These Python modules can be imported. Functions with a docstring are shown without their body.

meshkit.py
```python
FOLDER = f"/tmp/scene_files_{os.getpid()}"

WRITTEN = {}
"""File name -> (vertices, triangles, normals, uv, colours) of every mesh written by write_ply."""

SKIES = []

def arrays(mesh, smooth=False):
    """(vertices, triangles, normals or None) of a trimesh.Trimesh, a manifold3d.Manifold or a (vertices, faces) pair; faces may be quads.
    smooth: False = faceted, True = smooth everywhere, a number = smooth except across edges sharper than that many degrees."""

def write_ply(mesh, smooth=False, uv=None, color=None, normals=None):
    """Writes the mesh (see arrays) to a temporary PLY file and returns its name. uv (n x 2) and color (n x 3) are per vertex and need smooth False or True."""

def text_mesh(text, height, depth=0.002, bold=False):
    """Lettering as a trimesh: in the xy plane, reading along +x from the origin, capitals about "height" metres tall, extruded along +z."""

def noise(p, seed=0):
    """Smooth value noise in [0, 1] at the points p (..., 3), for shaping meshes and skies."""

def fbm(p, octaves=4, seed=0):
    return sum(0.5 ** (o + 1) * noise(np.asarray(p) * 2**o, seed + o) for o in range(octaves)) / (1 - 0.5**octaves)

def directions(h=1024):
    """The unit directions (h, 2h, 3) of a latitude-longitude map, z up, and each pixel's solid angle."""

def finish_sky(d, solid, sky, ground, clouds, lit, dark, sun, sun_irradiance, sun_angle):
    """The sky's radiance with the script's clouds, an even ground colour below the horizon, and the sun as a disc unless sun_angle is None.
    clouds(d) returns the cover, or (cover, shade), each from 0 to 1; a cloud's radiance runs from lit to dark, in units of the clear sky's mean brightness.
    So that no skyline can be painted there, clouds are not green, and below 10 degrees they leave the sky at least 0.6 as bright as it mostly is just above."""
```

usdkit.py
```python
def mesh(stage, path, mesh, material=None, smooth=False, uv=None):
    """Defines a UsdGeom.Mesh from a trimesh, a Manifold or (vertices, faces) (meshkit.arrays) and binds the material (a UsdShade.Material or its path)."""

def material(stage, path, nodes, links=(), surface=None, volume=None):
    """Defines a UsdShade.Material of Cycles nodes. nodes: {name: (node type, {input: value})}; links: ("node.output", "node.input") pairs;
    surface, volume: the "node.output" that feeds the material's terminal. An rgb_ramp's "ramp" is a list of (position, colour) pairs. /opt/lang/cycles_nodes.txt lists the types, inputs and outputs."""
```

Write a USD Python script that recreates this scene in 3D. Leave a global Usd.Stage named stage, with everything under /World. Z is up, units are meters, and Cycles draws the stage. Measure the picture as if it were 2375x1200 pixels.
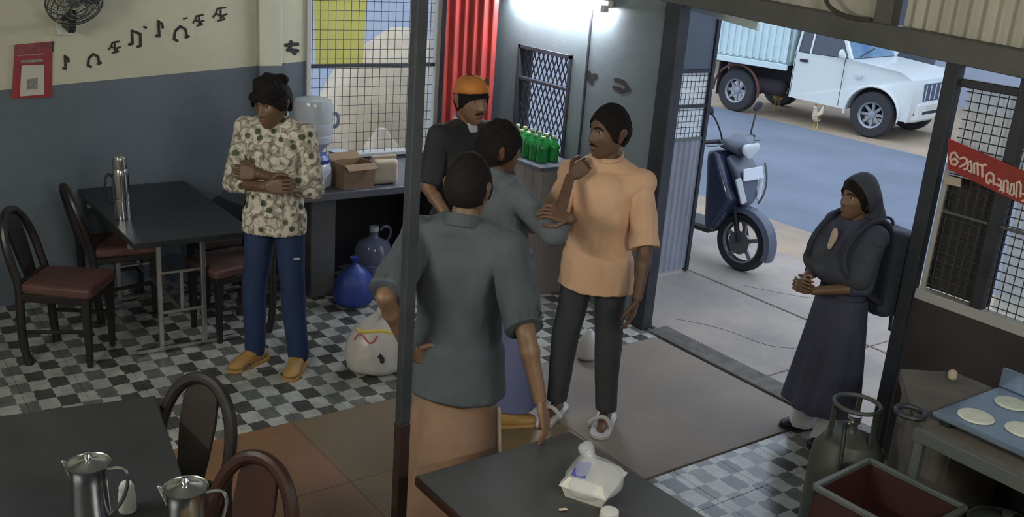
import math, random
import numpy as np, trimesh, manifold3d as m3
from manifold3d import Manifold, Mesh as MMesh, OpType
import shapely.geometry as sg, shapely.ops as so
import meshkit, usdkit
from pxr import Usd, UsdGeom, UsdLux, UsdShade, Gf, Sdf
random.seed(7); RNG = np.random.default_rng(7)
stage = Usd.Stage.CreateInMemory()
UsdGeom.SetStageUpAxis(stage, 'Z'); UsdGeom.SetStageMetersPerUnit(stage, 1.0)
UsdGeom.Xform.Define(stage, '/World'); UsdGeom.Scope.Define(stage, '/World/Looks')

# ------------------------------------------------------------------ camera, sky, exposure
FPX, PITCH, ROLL, CAMH, TH = 2285.55, math.radians(18.074), math.radians(4.319), 2.526, math.radians(36.8)
def _rz(v, a): c, s = math.cos(a), math.sin(a); return np.array([c*v[0]-s*v[1], s*v[0]+c*v[1], v[2]])
FW = np.array([0, math.cos(PITCH), -math.sin(PITCH)]); RT = np.array([1., 0, 0]); UP = np.cross(RT, FW)
RT, UP = math.cos(ROLL)*RT+math.sin(ROLL)*UP, -math.sin(ROLL)*RT+math.cos(ROLL)*UP
FW, RT, UP = (_rz(v, -TH) for v in (FW, RT, UP))
CP = np.array([0, 0, CAMH])
cam = UsdGeom.Camera.Define(stage, '/World/camera')
M = np.eye(4); M[0, :3], M[1, :3], M[2, :3], M[3, :3] = RT, UP, -FW, CP
cam.AddTransformOp().Set(Gf.Matrix4d(M.tolist()))
cam.CreateHorizontalApertureAttr(36.0); cam.CreateFocalLengthAttr(36.0*FPX/2375)
cam.CreateClippingRangeAttr(Gf.Vec2f(0.05, 500)); cam.CreateExposureAttr(0.0)
dome = UsdLux.DomeLight.Define(stage, '/World/sky')
dome.CreateIntensityAttr(0.52); dome.CreateColorAttr(Gf.Vec3f(0.80, 0.92, 1.12))
TUBE_FRONT, TUBE_REAR = 180.0, 265.0          # lamp strengths

def ray(px, py): return RT*(px-1187.5)/FPX-UP*(py-600)/FPX+FW
def onz(px, py, z=0.): d = ray(px, py); return CP+d*(z-CAMH)/d[2]
def onx(px, py, X): d = ray(px, py); return CP+d*X/d[0]
def ony(px, py, Y): d = ray(px, py); return CP+d*Y/d[1]
def dep(px, py, t): return CP+ray(px, py)*t

# ------------------------------------------------------------------ naming helpers
_used = {}
def numbered(parent, name):
    k = (parent, name); n = _used.get(k, 0); _used[k] = n+1
    return f'{parent}/{name}' if n == 0 else f'{parent}/{name}_{n:03d}'
def props(path, label=None, cat=None, group=None, kind=None):
    p = stage.GetPrimAtPath(path)
    for k, v in (('label', label), ('category', cat), ('group', group), ('kind', kind)):
        if v: p.SetCustomDataByKey(k, v)
def thing(name, label, cat, loc=(0, 0, 0), rz=0., group=None, kind=None):
    path = numbered('/World', name)
    x = UsdGeom.Xform.Define(stage, path); x.AddTranslateOp().Set(Gf.Vec3d(*map(float, loc))); x.AddRotateZOp().Set(float(rz))
    props(path, label, cat, group, kind); return path
def part(parent, name, mesh, mat, smooth=35, label=None, kind=None):
    path = numbered(parent, name); usdkit.mesh(stage, path, mesh, MAT[mat], smooth=smooth)
    if label or kind: props(path, label, kind=kind)
    return path
def single(name, mesh, mat, label, cat, group=None, kind=None, smooth=35):
    path = numbered('/World', name); usdkit.mesh(stage, path, mesh, MAT[mat], smooth=smooth)
    props(path, label, cat, group, kind); return path
def copy_of(src, loc, rz, label):
    p = stage.GetPrimAtPath(src); d = p.GetCustomData()
    base = src.rsplit('/', 1)[1]
    path = numbered('/World', base)
    x = UsdGeom.Xform.Define(stage, path); x.GetPrim().GetReferences().AddInternalReference(src)
    x.GetPrim().SetInstanceable(True)
    x.ClearXformOpOrder(); ops = x.GetOrderedXformOps()
    x.GetPrim().GetAttribute('xformOp:translate').Set(Gf.Vec3d(*map(float, loc))) if x.GetPrim().GetAttribute('xformOp:translate') else x.AddTranslateOp().Set(Gf.Vec3d(*map(float, loc)))
    x.GetPrim().GetAttribute('xformOp:rotateZ').Set(float(rz)) if x.GetPrim().GetAttribute('xformOp:rotateZ') else x.AddRotateZOp().Set(float(rz))
    x.GetXformOpOrderAttr().Set(['xformOp:translate', 'xformOp:rotateZ'])
    props(path, label, d.get('category'), d.get('group')); return path

# ------------------------------------------------------------------ mesh helpers
def box(c, size, bev=0.0, rz=0., rx=0., ry=0.):
    sx, sy, sz = (s/2 for s in size)
    if bev <= 0: m = trimesh.creation.box(size)
    else:
        b = min(bev, .49*min(size)); pts = []
        for x in (-1, 1):
            for y in (-1, 1):
                for z in (-1, 1):
                    pts += [(x*sx, y*(sy-b), z*(sz-b)), (x*(sx-b), y*sy, z*(sz-b)), (x*(sx-b), y*(sy-b), z*sz)]
        m = trimesh.convex.convex_hull(np.array(pts))
    R = trimesh.transformations.euler_matrix(math.radians(rx), math.radians(ry), math.radians(rz))
    m.apply_transform(R); m.apply_translation(c); return m
def box2(a, b, bev=0.0):
    a, b = np.array(a, float), np.array(b, float); return box((a+b)/2, np.abs(b-a), bev)
def cat(*ms): return trimesh.util.concatenate([m for m in ms])
def tube(pts, r, n=10, closed=False):
    P = np.array(pts, float); k = len(P); R = np.broadcast_to(np.asarray(r, float), k)
    T = np.gradient(P, axis=0) if not closed else np.roll(P, -1, 0)-np.roll(P, 1, 0)
    T /= np.linalg.norm(T, axis=1, keepdims=True)+1e-12
    ref = np.array([0, 0, 1.]) if abs(T[0, 2]) < .9 else np.array([1., 0, 0])
    N = np.cross(T[0], ref); N /= np.linalg.norm(N); V = []
    for i in range(k):
        N = N-T[i]*(N@T[i]); N /= np.linalg.norm(N); B = np.cross(T[i], N)
        a = np.arange(n)*2*math.pi/n
        V.append(P[i]+R[i]*(np.cos(a)[:, None]*N+np.sin(a)[:, None]*B))
    V = np.vstack(V); F = []
    for i in range(k if closed else k-1):
        j = (i+1) % k
        for q in range(n):
            w = (q+1) % n
            F += [(i*n+q, i*n+w, j*n+w), (i*n+q, j*n+w, j*n+q)]
    if not closed:
        V = np.vstack([V, P[0], P[-1]]); c0, c1 = len(V)-2, len(V)-1
        for q in range(n):
            w = (q+1) % n; F += [(c0, w, q), (c1, (k-1)*n+q, (k-1)*n+w)]
    m = trimesh.Trimesh(V, F, process=False); m.fix_normals(); return m
def rod(a, b, r, n=12): return tube([a, b], r, n)
def arc(fn, n=24, t0=0., t1=1.): return [fn(t) for t in np.linspace(t0, t1, n)]
def spline(pts, n=24):
    from scipy.interpolate import CubicSpline
    P = np.array(pts, float); t = np.linspace(0, 1, len(P)); return CubicSpline(t, P)(np.linspace(0, 1, n))
def lathe(prof, n=28, c=(0, 0, 0)):
    m = trimesh.creation.revolve(np.array(prof, float), sections=n); m.fix_normals(); m.apply_translation(c); return m
def prism(poly, h, z=0.):           # xy polygon extruded up
    m = trimesh.creation.extrude_polygon(poly if hasattr(poly, 'exterior') else sg.Polygon(poly), h, engine='earcut'); m.apply_translation((0, 0, z)); return m
def sideprism(poly, y0, y1):        # xz polygon extruded along y
    m = prism(poly, y1-y0); V = m.vertices.copy(); m.vertices = np.c_[V[:, 0], V[:, 2]+y0, V[:, 1]]; m.fix_normals(); return m
def wallprism(poly, x0, x1):        # yz polygon extruded along x
    m = prism(poly, x1-x0); V = m.vertices.copy(); m.vertices = np.c_[V[:, 2]+x0, V[:, 0], V[:, 1]]; m.fix_normals(); return m
def beam(a, b, w, h, bev=.004):     # box bar from a to b
    a, b = np.array(a, float), np.array(b, float); L = np.linalg.norm(b-a); d = (b-a)/L
    m = box((0, 0, 0), (L, w, h), bev)
    up = np.array([0, 0, 1.]) if abs(d[2]) < .95 else np.array([0, 1., 0])
    y = np.cross(up, d); y /= np.linalg.norm(y); z = np.cross(d, y)
    T = np.eye(4); T[:3, 0], T[:3, 1], T[:3, 2], T[:3, 3] = d, y, z, (a+b)/2
    m.apply_transform(T); return m
def loft(rings, cap=True):
    k, n = len(rings), len(rings[0]); V = np.vstack(rings); F = []
    for i in range(k-1):
        for q in range(n):
            w = (q+1) % n; F += [(i*n+q, i*n+w, (i+1)*n+w), (i*n+q, (i+1)*n+w, (i+1)*n+q)]
    if cap:
        V = np.vstack([V, rings[0].mean(0), rings[-1].mean(0)]); c0, c1 = len(V)-2, len(V)-1
        for q in range(n):
            w = (q+1) % n; F += [(c0, w, q), (c1, (k-1)*n+q, (k-1)*n+w)]
    m = trimesh.Trimesh(V, F, process=False); m.fix_normals(); return m
def man(m): return Manifold(MMesh(np.asarray(m.vertices, np.float32), np.asarray(m.faces, np.uint32)))
def tri(m): k = m.to_mesh(); return trimesh.Trimesh(np.array(k.vert_properties[:, :3], float), np.array(k.tri_verts), process=False)
def ell(c, r, n=20):
    r = (r, r, r) if np.ndim(r) == 0 else r
    return Manifold.sphere(1.0, n).scale(tuple(map(float, r))).translate(tuple(map(float, c)))
def hull(*ms): return Manifold.batch_hull(list(ms))
def bone(a, ra, b, rb, n=20): return hull(ell(a, ra, n), ell(b, rb, n))
def add(ms): return Manifold.batch_boolean(list(ms), OpType.Add)
def soft(m, length=.02, it=8, wr=0., freq=9., seed=0, dirn=(1, 1, .45)):
    m = m.refine_to_length(length); t = tri(m); t.merge_vertices()
    trimesh.smoothing.filter_taubin(t, lamb=.5, nu=.53, iterations=it)
    if wr:
        d = meshkit.fbm(np.asarray(t.vertices)*np.array(dirn)*freq+seed*7.3, 3, seed)-.5
        t.vertices = t.vertices+np.asarray(t.vertex_normals)*(d*2*wr)[:, None]
    return t
def strokes(lines, w, fn, depth, base):
    g = so.unary_union([sg.LineString(l).buffer(w/2, 4) for l in lines]); out = []
    for q in getattr(g, 'geoms', [g]):
        m = prism(q, 1.0); V = m.vertices
        m.vertices = np.array([fn(x, y, base+depth*z) for x, y, z in V]); m.fix_normals(); out.append(m)
    return cat(*out)

# ------------------------------------------------------------------ materials
MAT = {}
def lin(r, g, b): return tuple(((c/255)/12.92 if c/255 <= .04045 else ((c/255+.055)/1.055)**2.4) for c in (r, g, b))
def pm(name, c, c2=None, scale=8., rough=.6, metal=0., bump=0., bscale=None, spec=.5, coat=0., stretch=None, detail=4., ramp=(.35, .65), coord='object', **kw):
    nodes = {'p': ('principled_bsdf', dict(base_color=c, roughness=rough, metallic=metal, specular_ior_level=spec, coat_weight=coat, **kw))}
    links = []
    if c2 is not None or bump:
        nodes['tc'] = ('texture_coordinate', {}) if coord == 'object' else ('geometry', {})
        src = 'tc.object' if coord == 'object' else 'tc.position'
        if stretch:
            nodes['mp'] = ('mapping', {'scale': stretch}); links.append((src, 'mp.vector')); src = 'mp.vector'
    if c2 is not None:
        nodes['n'] = ('noise_texture', {'scale': scale, 'detail': detail, 'roughness': .6}); links.append((src, 'n.vector'))
        nodes['r'] = ('rgb_ramp', {'ramp': [(ramp[0], c), (ramp[1], c2)]})
        links += [('n.fac', 'r.fac'), ('r.color', 'p.base_color')]
    if bump:
        nodes['bn'] = ('noise_texture', {'scale': bscale or scale*4, 'detail': 4.}); links.append((src, 'bn.vector'))
        nodes['b'] = ('bump', {'strength': bump, 'distance': .01}); links += [('bn.fac', 'b.height'), ('b.normal', 'p.normal')]
    MAT[name] = usdkit.material(stage, '/World/Looks/'+name, nodes, links, surface='p.BSDF')
def emit(name, c, s):
    MAT[name] = usdkit.material(stage, '/World/Looks/'+name, {'e': ('emission', {'color': c, 'strength': s})}, surface='e.emission')
def clear(name, c, amount=.25, rough=.05):      # thin clear plastic: mostly see-through with a sheen
    MAT[name] = usdkit.material(stage, '/World/Looks/'+name, {'t': ('transparent_bsdf', {'color': c}), 'g': ('principled_bsdf', {'base_color': c, 'roughness': rough}), 'm': ('mix_closure', {'fac': amount})},
        [('t.BSDF', 'm.closure1'), ('g.BSDF', 'm.closure2')], surface='m.closure')
pm('cream_paint', lin(206, 204, 180), lin(194, 193, 171), 1.6, .75, bump=.12, bscale=60)
pm('grey_paint', lin(98, 107, 117), lin(88, 98, 108), 1.8, .6, bump=.1, bscale=60)
pm('facade_paint', lin(112, 122, 126), lin(100, 110, 114), 1.5, .6, bump=.1, bscale=50)
pm('ceiling_paint', lin(150, 150, 142), rough=.85)
pm('dark_steel', lin(58, 62, 68), lin(46, 48, 54), 5, .5, .3, bump=.08, bscale=40)
pm('beam_steel', lin(98, 98, 94), lin(84, 84, 82), 4, .55, .1)
pm('post_steel', lin(50, 34, 31), lin(42, 30, 28), 2.2, .5, .2, bump=.08, bscale=30, ramp=(.45, .75))
pm('black_laminate', lin(42, 45, 49), lin(34, 36, 40), 3, .32, spec=.4)
pm('grey_laminate', lin(70, 72, 74), lin(60, 60, 60), 3.5, .38, spec=.45)
pm('chrome', (.62, .63, .65), rough=.16, metal=1.)
pm('brushed_steel', (.72, .72, .71), (.6, .6, .6), 6, .3, 1.)
pm('dark_wood', lin(38, 32, 31), lin(26, 23, 24), 5, .4, stretch=(1, 1, .2))
pm('red_wood', lin(54, 31, 26), lin(36, 24, 22), 5, .35, stretch=(1, 1, .2))
pm('seat_leather', lin(92, 62, 58), lin(74, 52, 50), 9, .5, bump=.1)
pm('concrete', lin(176, 164, 152), lin(146, 140, 134), 1.3, .85, bump=.35, bscale=14, detail=8.)
pm('kerb', lin(118, 112, 104), lin(92, 90, 86), 12, .9, bump=.5, bscale=40)
pm('asphalt', lin(114, 124, 138), lin(102, 112, 126), .8, .85, bump=.25, bscale=60)
pm('dirt', lin(176, 156, 132), lin(150, 138, 122), 1.2, .95, bump=.4, bscale=20, detail=8.)
pm('mat_grey', lin(124, 113, 100), lin(112, 103, 93), 1.4, .6, bump=.05)
pm('tile_orange', lin(128, 92, 64), lin(110, 84, 60), 2.2, .42)
pm('tile_tan', lin(118, 98, 68), lin(104, 90, 65), 1.8, .42)
pm('tile_olive', lin(108, 94, 70), lin(98, 90, 68), 2.5, .42)
pm('corrugated', lin(214, 210, 192), lin(188, 184, 168), 2.0, .6, .1, stretch=(1, 3, .3))
pm('fence_sheet', lin(150, 154, 166), lin(126, 128, 138), 3, .6, .2, stretch=(1, 1, .3))
pm('dark_panel', lin(58, 52, 52), lin(46, 42, 44), 4, .6)
pm('dark_sheet', lin(44, 42, 40), lin(54, 50, 46), 6, .7, stretch=(1, 1, 6))
pm('white_frame', lin(178, 178, 174), rough=.6)
pm('red_cloth', lin(176, 62, 56), lin(150, 56, 54), 4, .8)
pm('red_board', lin(176, 48, 40), lin(140, 50, 40), 3, .55)
pm('sign_letter', lin(226, 204, 192), rough=.6)
pm('poster_red', lin(158, 46, 54), lin(136, 42, 50), 5, .5)
pm('poster_dark', lin(110, 48, 52), lin(140, 70, 70), 20, .5)
pm('poster_card', lin(200, 194, 182), rough=.6)
pm('poster_grey', lin(112, 112, 108), lin(150, 150, 142), 60, .6)
pm('decal_black', lin(40, 38, 36), rough=.6)
pm('fan_grey', lin(92, 92, 92), rough=.45)
pm('fan_dark', lin(48, 48, 50), rough=.5)
pm('plastic_white', lin(206, 206, 200), rough=.4)
pm('plastic_yellow', lin(214, 206, 84), lin(200, 196, 76), 3, .6)
pm('plastic_blue', lin(46, 70, 150), lin(38, 54, 120), 6, .45)
pm('sheet_blue', lin(176, 188, 206), rough=.7)
pm('sack_beige', lin(206, 190, 164), lin(188, 174, 152), 5, .85, bump=.3, bscale=60)
pm('far_wall', lin(160, 170, 186), lin(146, 158, 176), .7, .8)
pm('far_wall_dark', lin(70, 80, 92), lin(84, 92, 104), .7, .8)
pm('counter_slab', lin(96, 98, 106), lin(84, 86, 94), 6, .35)
pm('plaster_grey', lin(92, 92, 96), lin(80, 80, 82), 3, .8, bump=.2, bscale=30)
pm('cardboard', lin(150, 124, 96), lin(130, 106, 82), 6, .8)
pm('paper_cream', lin(206, 190, 166), lin(186, 170, 150), 5, .7)
pm('stone', lin(104, 98, 90), lin(82, 78, 72), 5, .8, bump=.3, bscale=30)
pm('griddle', lin(132, 150, 172), lin(96, 114, 136), 3, .28, .5)
pm('dosa', lin(222, 224, 208), lin(200, 206, 190), 12, .6)
pm('gas_green', lin(64, 70, 68), lin(76, 70, 58), 4, .55, .0, ramp=(.45, .8))
pm('bin_red', lin(62, 31, 28), lin(42, 27, 26), 3, .5)
pm('steel_dull', lin(104, 110, 108), rough=.45, metal=.5)
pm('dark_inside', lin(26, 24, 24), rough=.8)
pm('truck_white', lin(214, 222, 220), rough=.35, coat=.3)
pm('truck_bed', lin(206, 226, 226), lin(190, 214, 216), 1.5, .5)
pm('glass_dark', lin(52, 62, 76), rough=.12, spec=.6)
pm('glass_tint', lin(126, 160, 176), lin(84, 118, 160), 1.2, .1)
pm('rubber', lin(52, 52, 56), rough=.85)
pm('wheel_grey', lin(150, 156, 164), rough=.4, metal=.4)
pm('grille_dark', lin(70, 78, 104), rough=.4)
pm('lamp_glass', lin(190, 200, 206), rough=.15)
pm('under_dark', lin(52, 48, 52), rough=.9)
pm('mud_red', lin(110, 70, 62), rough=.9)
pm('scooter_blue', lin(38, 48, 74), rough=.32, coat=.3)
pm('scooter_white', lin(206, 214, 224), rough=.35)
pm('scooter_grey', lin(84, 92, 108), rough=.4)
pm('black_plastic', lin(34, 35, 40), rough=.5)
pm('hen_cream', lin(222, 200, 150), lin(196, 160, 96), 14, .9)
pm('hen_white', lin(212, 204, 186), lin(190, 176, 150), 14, .9)
pm('hen_dark', lin(96, 76, 40), rough=.9)
pm('hen_red', lin(150, 60, 52), rough=.7)
for n_, c_ in (('skin_a', (112, 85, 66)), ('skin_b', (136, 102, 78)), ('skin_c', (108, 81, 63)), ('skin_d', (120, 93, 70))):
    pm(n_, lin(*c_), lin(*(int(v*.9) for v in c_)), 14, .5, subsurface_weight=.1)
pm('lip', lin(124, 74, 66), rough=.4)
pm('eye_white', lin(190, 182, 172), rough=.25)
pm('iris', lin(26, 18, 14), rough=.2)
pm('hair_black', lin(24, 21, 20), lin(34, 30, 29), 60, .85, bump=.4, bscale=120, spec=.15)
pm('shirt_grey', lin(98, 106, 112), lin(86, 94, 100), 5, .85, bump=.12, bscale=200)
pm('shirt_slate', lin(72, 79, 85), lin(64, 71, 77), 5, .85, bump=.12, bscale=200)
pm('shirt_black', lin(46, 48, 51), lin(38, 40, 43), 5, .85)
pm('shirt_orange', lin(222, 182, 150), lin(210, 170, 138), 4, .85, bump=.1, bscale=200)
pm('trouser_dark', lin(54, 56, 60), lin(46, 48, 52), 5, .85)
pm('trouser_blue', lin(28, 50, 92), lin(22, 40, 76), 4, .75)
pm('dhoti', lin(138, 110, 90), lin(124, 98, 80), 4, .85, bump=.1, bscale=150)
pm('lungi_blue', lin(104, 110, 146), lin(84, 90, 126), 5, .85, stretch=(1, 1, .3))
pm('dhoti_border', lin(196, 178, 156), rough=.8)
pm('cap_orange', lin(206, 132, 62), lin(186, 116, 56), 6, .85)
pm('cap_dark', lin(86, 66, 44), rough=.8)
pm('shoe_tan', lin(176, 140, 84), lin(150, 116, 66), 8, .7)
pm('shoe_white', lin(186, 184, 182), rough=.6)
pm('dress_navy', lin(68, 70, 90), lin(58, 60, 78), 4, .85)
pm('shawl', lin(66, 70, 80), lin(56, 58, 68), 6, .85)
pm('bag_navy', lin(52, 56, 70), lin(44, 47, 60), 6, .75)
pm('cloth_white', lin(206, 206, 212), rough=.85)
pm('foam_white', lin(208, 206, 198), rough=.7)
pm('bag_film', lin(196, 192, 188), lin(176, 174, 172), 6, .35)
pm('print_yellow', lin(206, 186, 90), rough=.5); pm('print_red', lin(178, 96, 84), rough=.5); pm('print_blue', lin(76, 84, 172), rough=.5)
pm('jar_blue', lin(140, 148, 176), rough=.12, transmission_weight=.6)
pm('jar_pale', lin(206, 212, 222), rough=.2, transmission_weight=.35)
pm('soda_green', lin(40, 150, 70), lin(30, 120, 58), 8, .2, transmission_weight=.25)
pm('soda_cap', lin(190, 200, 150), rough=.4)
pm('plank_pink', lin(150, 138, 132), lin(124, 114, 110), 3, .7, stretch=(1, 1, .15))
pm('wire_grey', lin(74, 78, 84), rough=.5, metal=.3)
pm('cable_dark', lin(70, 68, 58), rough=.6)
pm('leaf', lin(70, 92, 66), lin(54, 74, 54), 10, .8)
clear('clear_film', (.9, .91, .93), .3, .15)
clear('mesh_backing', (.92, .95, .96), .55, .5)
emit('tube_glow', (.92, .97, 1.05), TUBE_FRONT)
emit('tube_glow_rear', (1., .98, .93), TUBE_REAR)

# printed three-tone floor tile (pattern is flat print, in room coordinates)
def tile_mat():
    light, mid, dark = lin(174, 176, 171), lin(106, 108, 104), lin(78, 78, 75)
    n = {'g': ('geometry', {}), 'm': ('mapping', {'location': (-.952, -5.1225, .5), 'scale': (1, 1, 1)}), 's': ('mapping', {'scale': (1/.0965, 1/.125, 0)}),
         'c': ('checker_texture', {'color1': (1, 1, 1), 'color2': (0, 0, 0), 'scale': 1.0}),
         's2': ('mapping', {'scale': (1/.193, 1/.125, 0)}), 'c2': ('checker_texture', {'color1': mid, 'color2': dark, 'scale': 1.0}),
         'nz': ('noise_texture', {'scale': 9., 'detail': 5.}), 'r': ('rgb_ramp', {'ramp': [(.35, (.72, .72, .72)), (.65, (1, 1, 1))]}),
         'mx': ('mix', {'color2': light}), 'mu': ('mix', {'mix_type': 'multiply', 'fac': 1.0}), 'p': ('principled_bsdf', {'roughness': .2, 'specular_ior_level': .55})}
    n['wob'] = ('noise_texture', {'scale': 26., 'detail': 2.}); n['sc'] = ('vector_math', {'math_type': 'scale', 'scale': .03}); n['ad'] = ('vector_math', {'math_type': 'add'})
    l = [('g.position', 'wob.vector'), ('wob.color', 'sc.vector1'), ('g.position', 'ad.vector1'), ('sc.vector', 'ad.vector2'), ('ad.vector', 'm.vector'),
         ('m.vector', 's.vector'), ('s.vector', 'c.vector'), ('m.vector', 's2.vector'), ('s2.vector', 'c2.vector'),
         ('c.fac', 'mx.fac'), ('c2.color', 'mx.color1'), ('g.position', 'nz.vector'), ('nz.fac', 'r.fac'), ('mx.color', 'mu.color1'), ('r.color', 'mu.color2'), ('mu.color', 'p.base_color')]
    MAT['tile_print'] = usdkit.material(stage, '/World/Looks/tile_print', n, l, surface='p.BSDF')
tile_mat()
def floral_mat():
    n = {'t': ('texture_coordinate', {}), 'v': ('voronoi_texture', {'scale': 15., 'randomness': 1.}), 'n': ('noise_texture', {'scale': 30., 'detail': 3.}),
         'r1': ('rgb_ramp', {'ramp': [(0, lin(70, 82, 66)), (.26, lin(84, 92, 74)), (.32, lin(206, 198, 180)), (.62, lin(214, 208, 196)), (.68, lin(128, 118, 100)), (.8, lin(196, 190, 176))]}),
         'r2': ('rgb_ramp', {'ramp': [(.42, (.45, .45, .42)), (.52, (1, 1, 1))]}), 'm': ('mix', {'mix_type': 'multiply', 'fac': 1.}), 'p': ('principled_bsdf', {'roughness': .8})}
    l = [('t.object', 'v.vector'), ('t.object', 'n.vector'), ('v.distance', 'r1.fac'), ('n.fac', 'r2.fac'), ('r1.color', 'm.color1'), ('r2.color', 'm.color2'), ('m.color', 'p.base_color')]
    MAT['floral'] = usdkit.material(stage, '/World/Looks/floral', n, l, surface='p.BSDF')
floral_mat()

# ------------------------------------------------------------------ the room
XF, YL, ZC = 4.6, 6.72, 3.0            # facade plane, left wall plane, ceiling
XR, YR = -1.2, -0.5                    # rear wall and right wall (behind the camera)
fl = numbered('/World', 'floor'); UsdGeom.Xform.Define(stage, fl); props(fl, 'patterned and brown tiled shop floor', kind='structure')
part(fl, 'floor_slab', box2((XR, YR, -.16), (4.66, YL, -.012)), 'plaster_grey')
def tiles(x0, x1, y0, y1, w, h, mat_fn, gap=.0008):
    nx, ny = max(1, round((x1-x0)/w)), max(1, round((y1-y0)/h)); w, h = (x1-x0)/nx, (y1-y0)/ny
    for i in range(nx):
        for j in range(ny):
            a = (x0+i*w+gap, y0+j*h+gap, -.014); b = (x0+(i+1)*w-gap, y0+(j+1)*h-gap, RNG.uniform(-.0006, 0))
            part(fl, 'tile', box2(a, b, .001), mat_fn(i, j), smooth=False)
PY0, PY1 = 3.03, 4.40                  # the plain walkway to the door
tiles(.2, 4.58, PY1, YL, .3, .3, lambda i, j: 'tile_print')
tiles(2.2, 4.58, 2.03, PY0, .3, .3, lambda i, j: 'tile_print')
tiles(-1.2, 2.2, 1.0, PY0, .68, .68, lambda i, j: 'tile_tan')
brown = [['tile_olive', 'tile_olive'], ['tile_tan', 'tile_tan'], ['tile_orange', 'tile_orange'], ['tile_tan', 'tile_tan'], ['tile_tan', 'tile_olive']]
tiles(-.0, 3.2, PY0, PY1, .64, .685, lambda i, j: brown[i][j])
part(fl, 'floor_mat', box2((3.2, PY0+.01, -.012), (4.56, PY1-.01, .004), .003), 'mat_grey', label='plain grey-beige floor mat in front of the doorway')
part(fl, 'door_channel', box2((4.58, 2.6, -.012), (4.76, 4.5, .012), .004), 'kerb', label='rough grey threshold strip')
single('ceiling', box2((XR, YR, ZC), (4.9, YL+.2, ZC+.1)), 'ceiling_paint', 'pale plain ceiling over the shop', 'ceiling', kind='structure')
single('wall_right', box2((XR, YR-.15, -.1), (4.6, YR, ZC)), 'cream_paint', 'cream side wall behind the cooking counter', 'wall', kind='structure')
single('wall_rear', box2((XR-.15, YR-.15, -.1), (XR, YL+.15, ZC)), 'cream_paint', 'cream rear wall of the shop', 'wall', kind='structure')
# left wall: grey dado below a hand painted line, cream above, with the grille window at its right end
wl = numbered('/World', 'wall_left'); UsdGeom.Xform.Define(stage, wl); props(wl, 'long shop wall, grey below and cream above', kind='structure')
WX0, WX1, WZ0, WZ1 = 3.03, 4.16, .82, 2.45
line = lambda x: 1.405+(x-1.02)*.077
def lw(poly, mat_, nm):
    m = prism(poly, .15); V = m.vertices; m.vertices = np.c_[V[:, 0], V[:, 2]+YL, V[:, 1]]; m.fix_normals(); part(wl, nm, m, mat_, smooth=False)
lw([(XR, -.1), (WX0, -.1), (WX0, line(WX0)), (XR, line(XR))], 'grey_paint', 'dado')
lw([(XR, line(XR)), (WX0, line(WX0)), (WX0, ZC), (XR, ZC)], 'cream_paint', 'upper_wall')
lw([(WX0, -.1), (4.75, -.1), (4.75, WZ0), (WX0, WZ0)], 'grey_paint', 'dado')
lw([(WX0, WZ1), (4.75, WZ1), (4.75, ZC), (WX0, ZC)], 'cream_paint', 'upper_wall')
lw([(WX1, WZ0), (4.75, WZ0), (4.75, WZ1), (WX1, WZ1)], 'facade_paint', 'upper_wall')
part(wl, 'pilaster', box2((2.66, YL-.05, line(2.7)), (2.83, YL+.01, ZC), .004), 'cream_paint')
part(wl, 'pilaster', box2((2.66, YL-.05, 0), (2.83, YL+.01, line(2.7)), .004), 'grey_paint')
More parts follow.
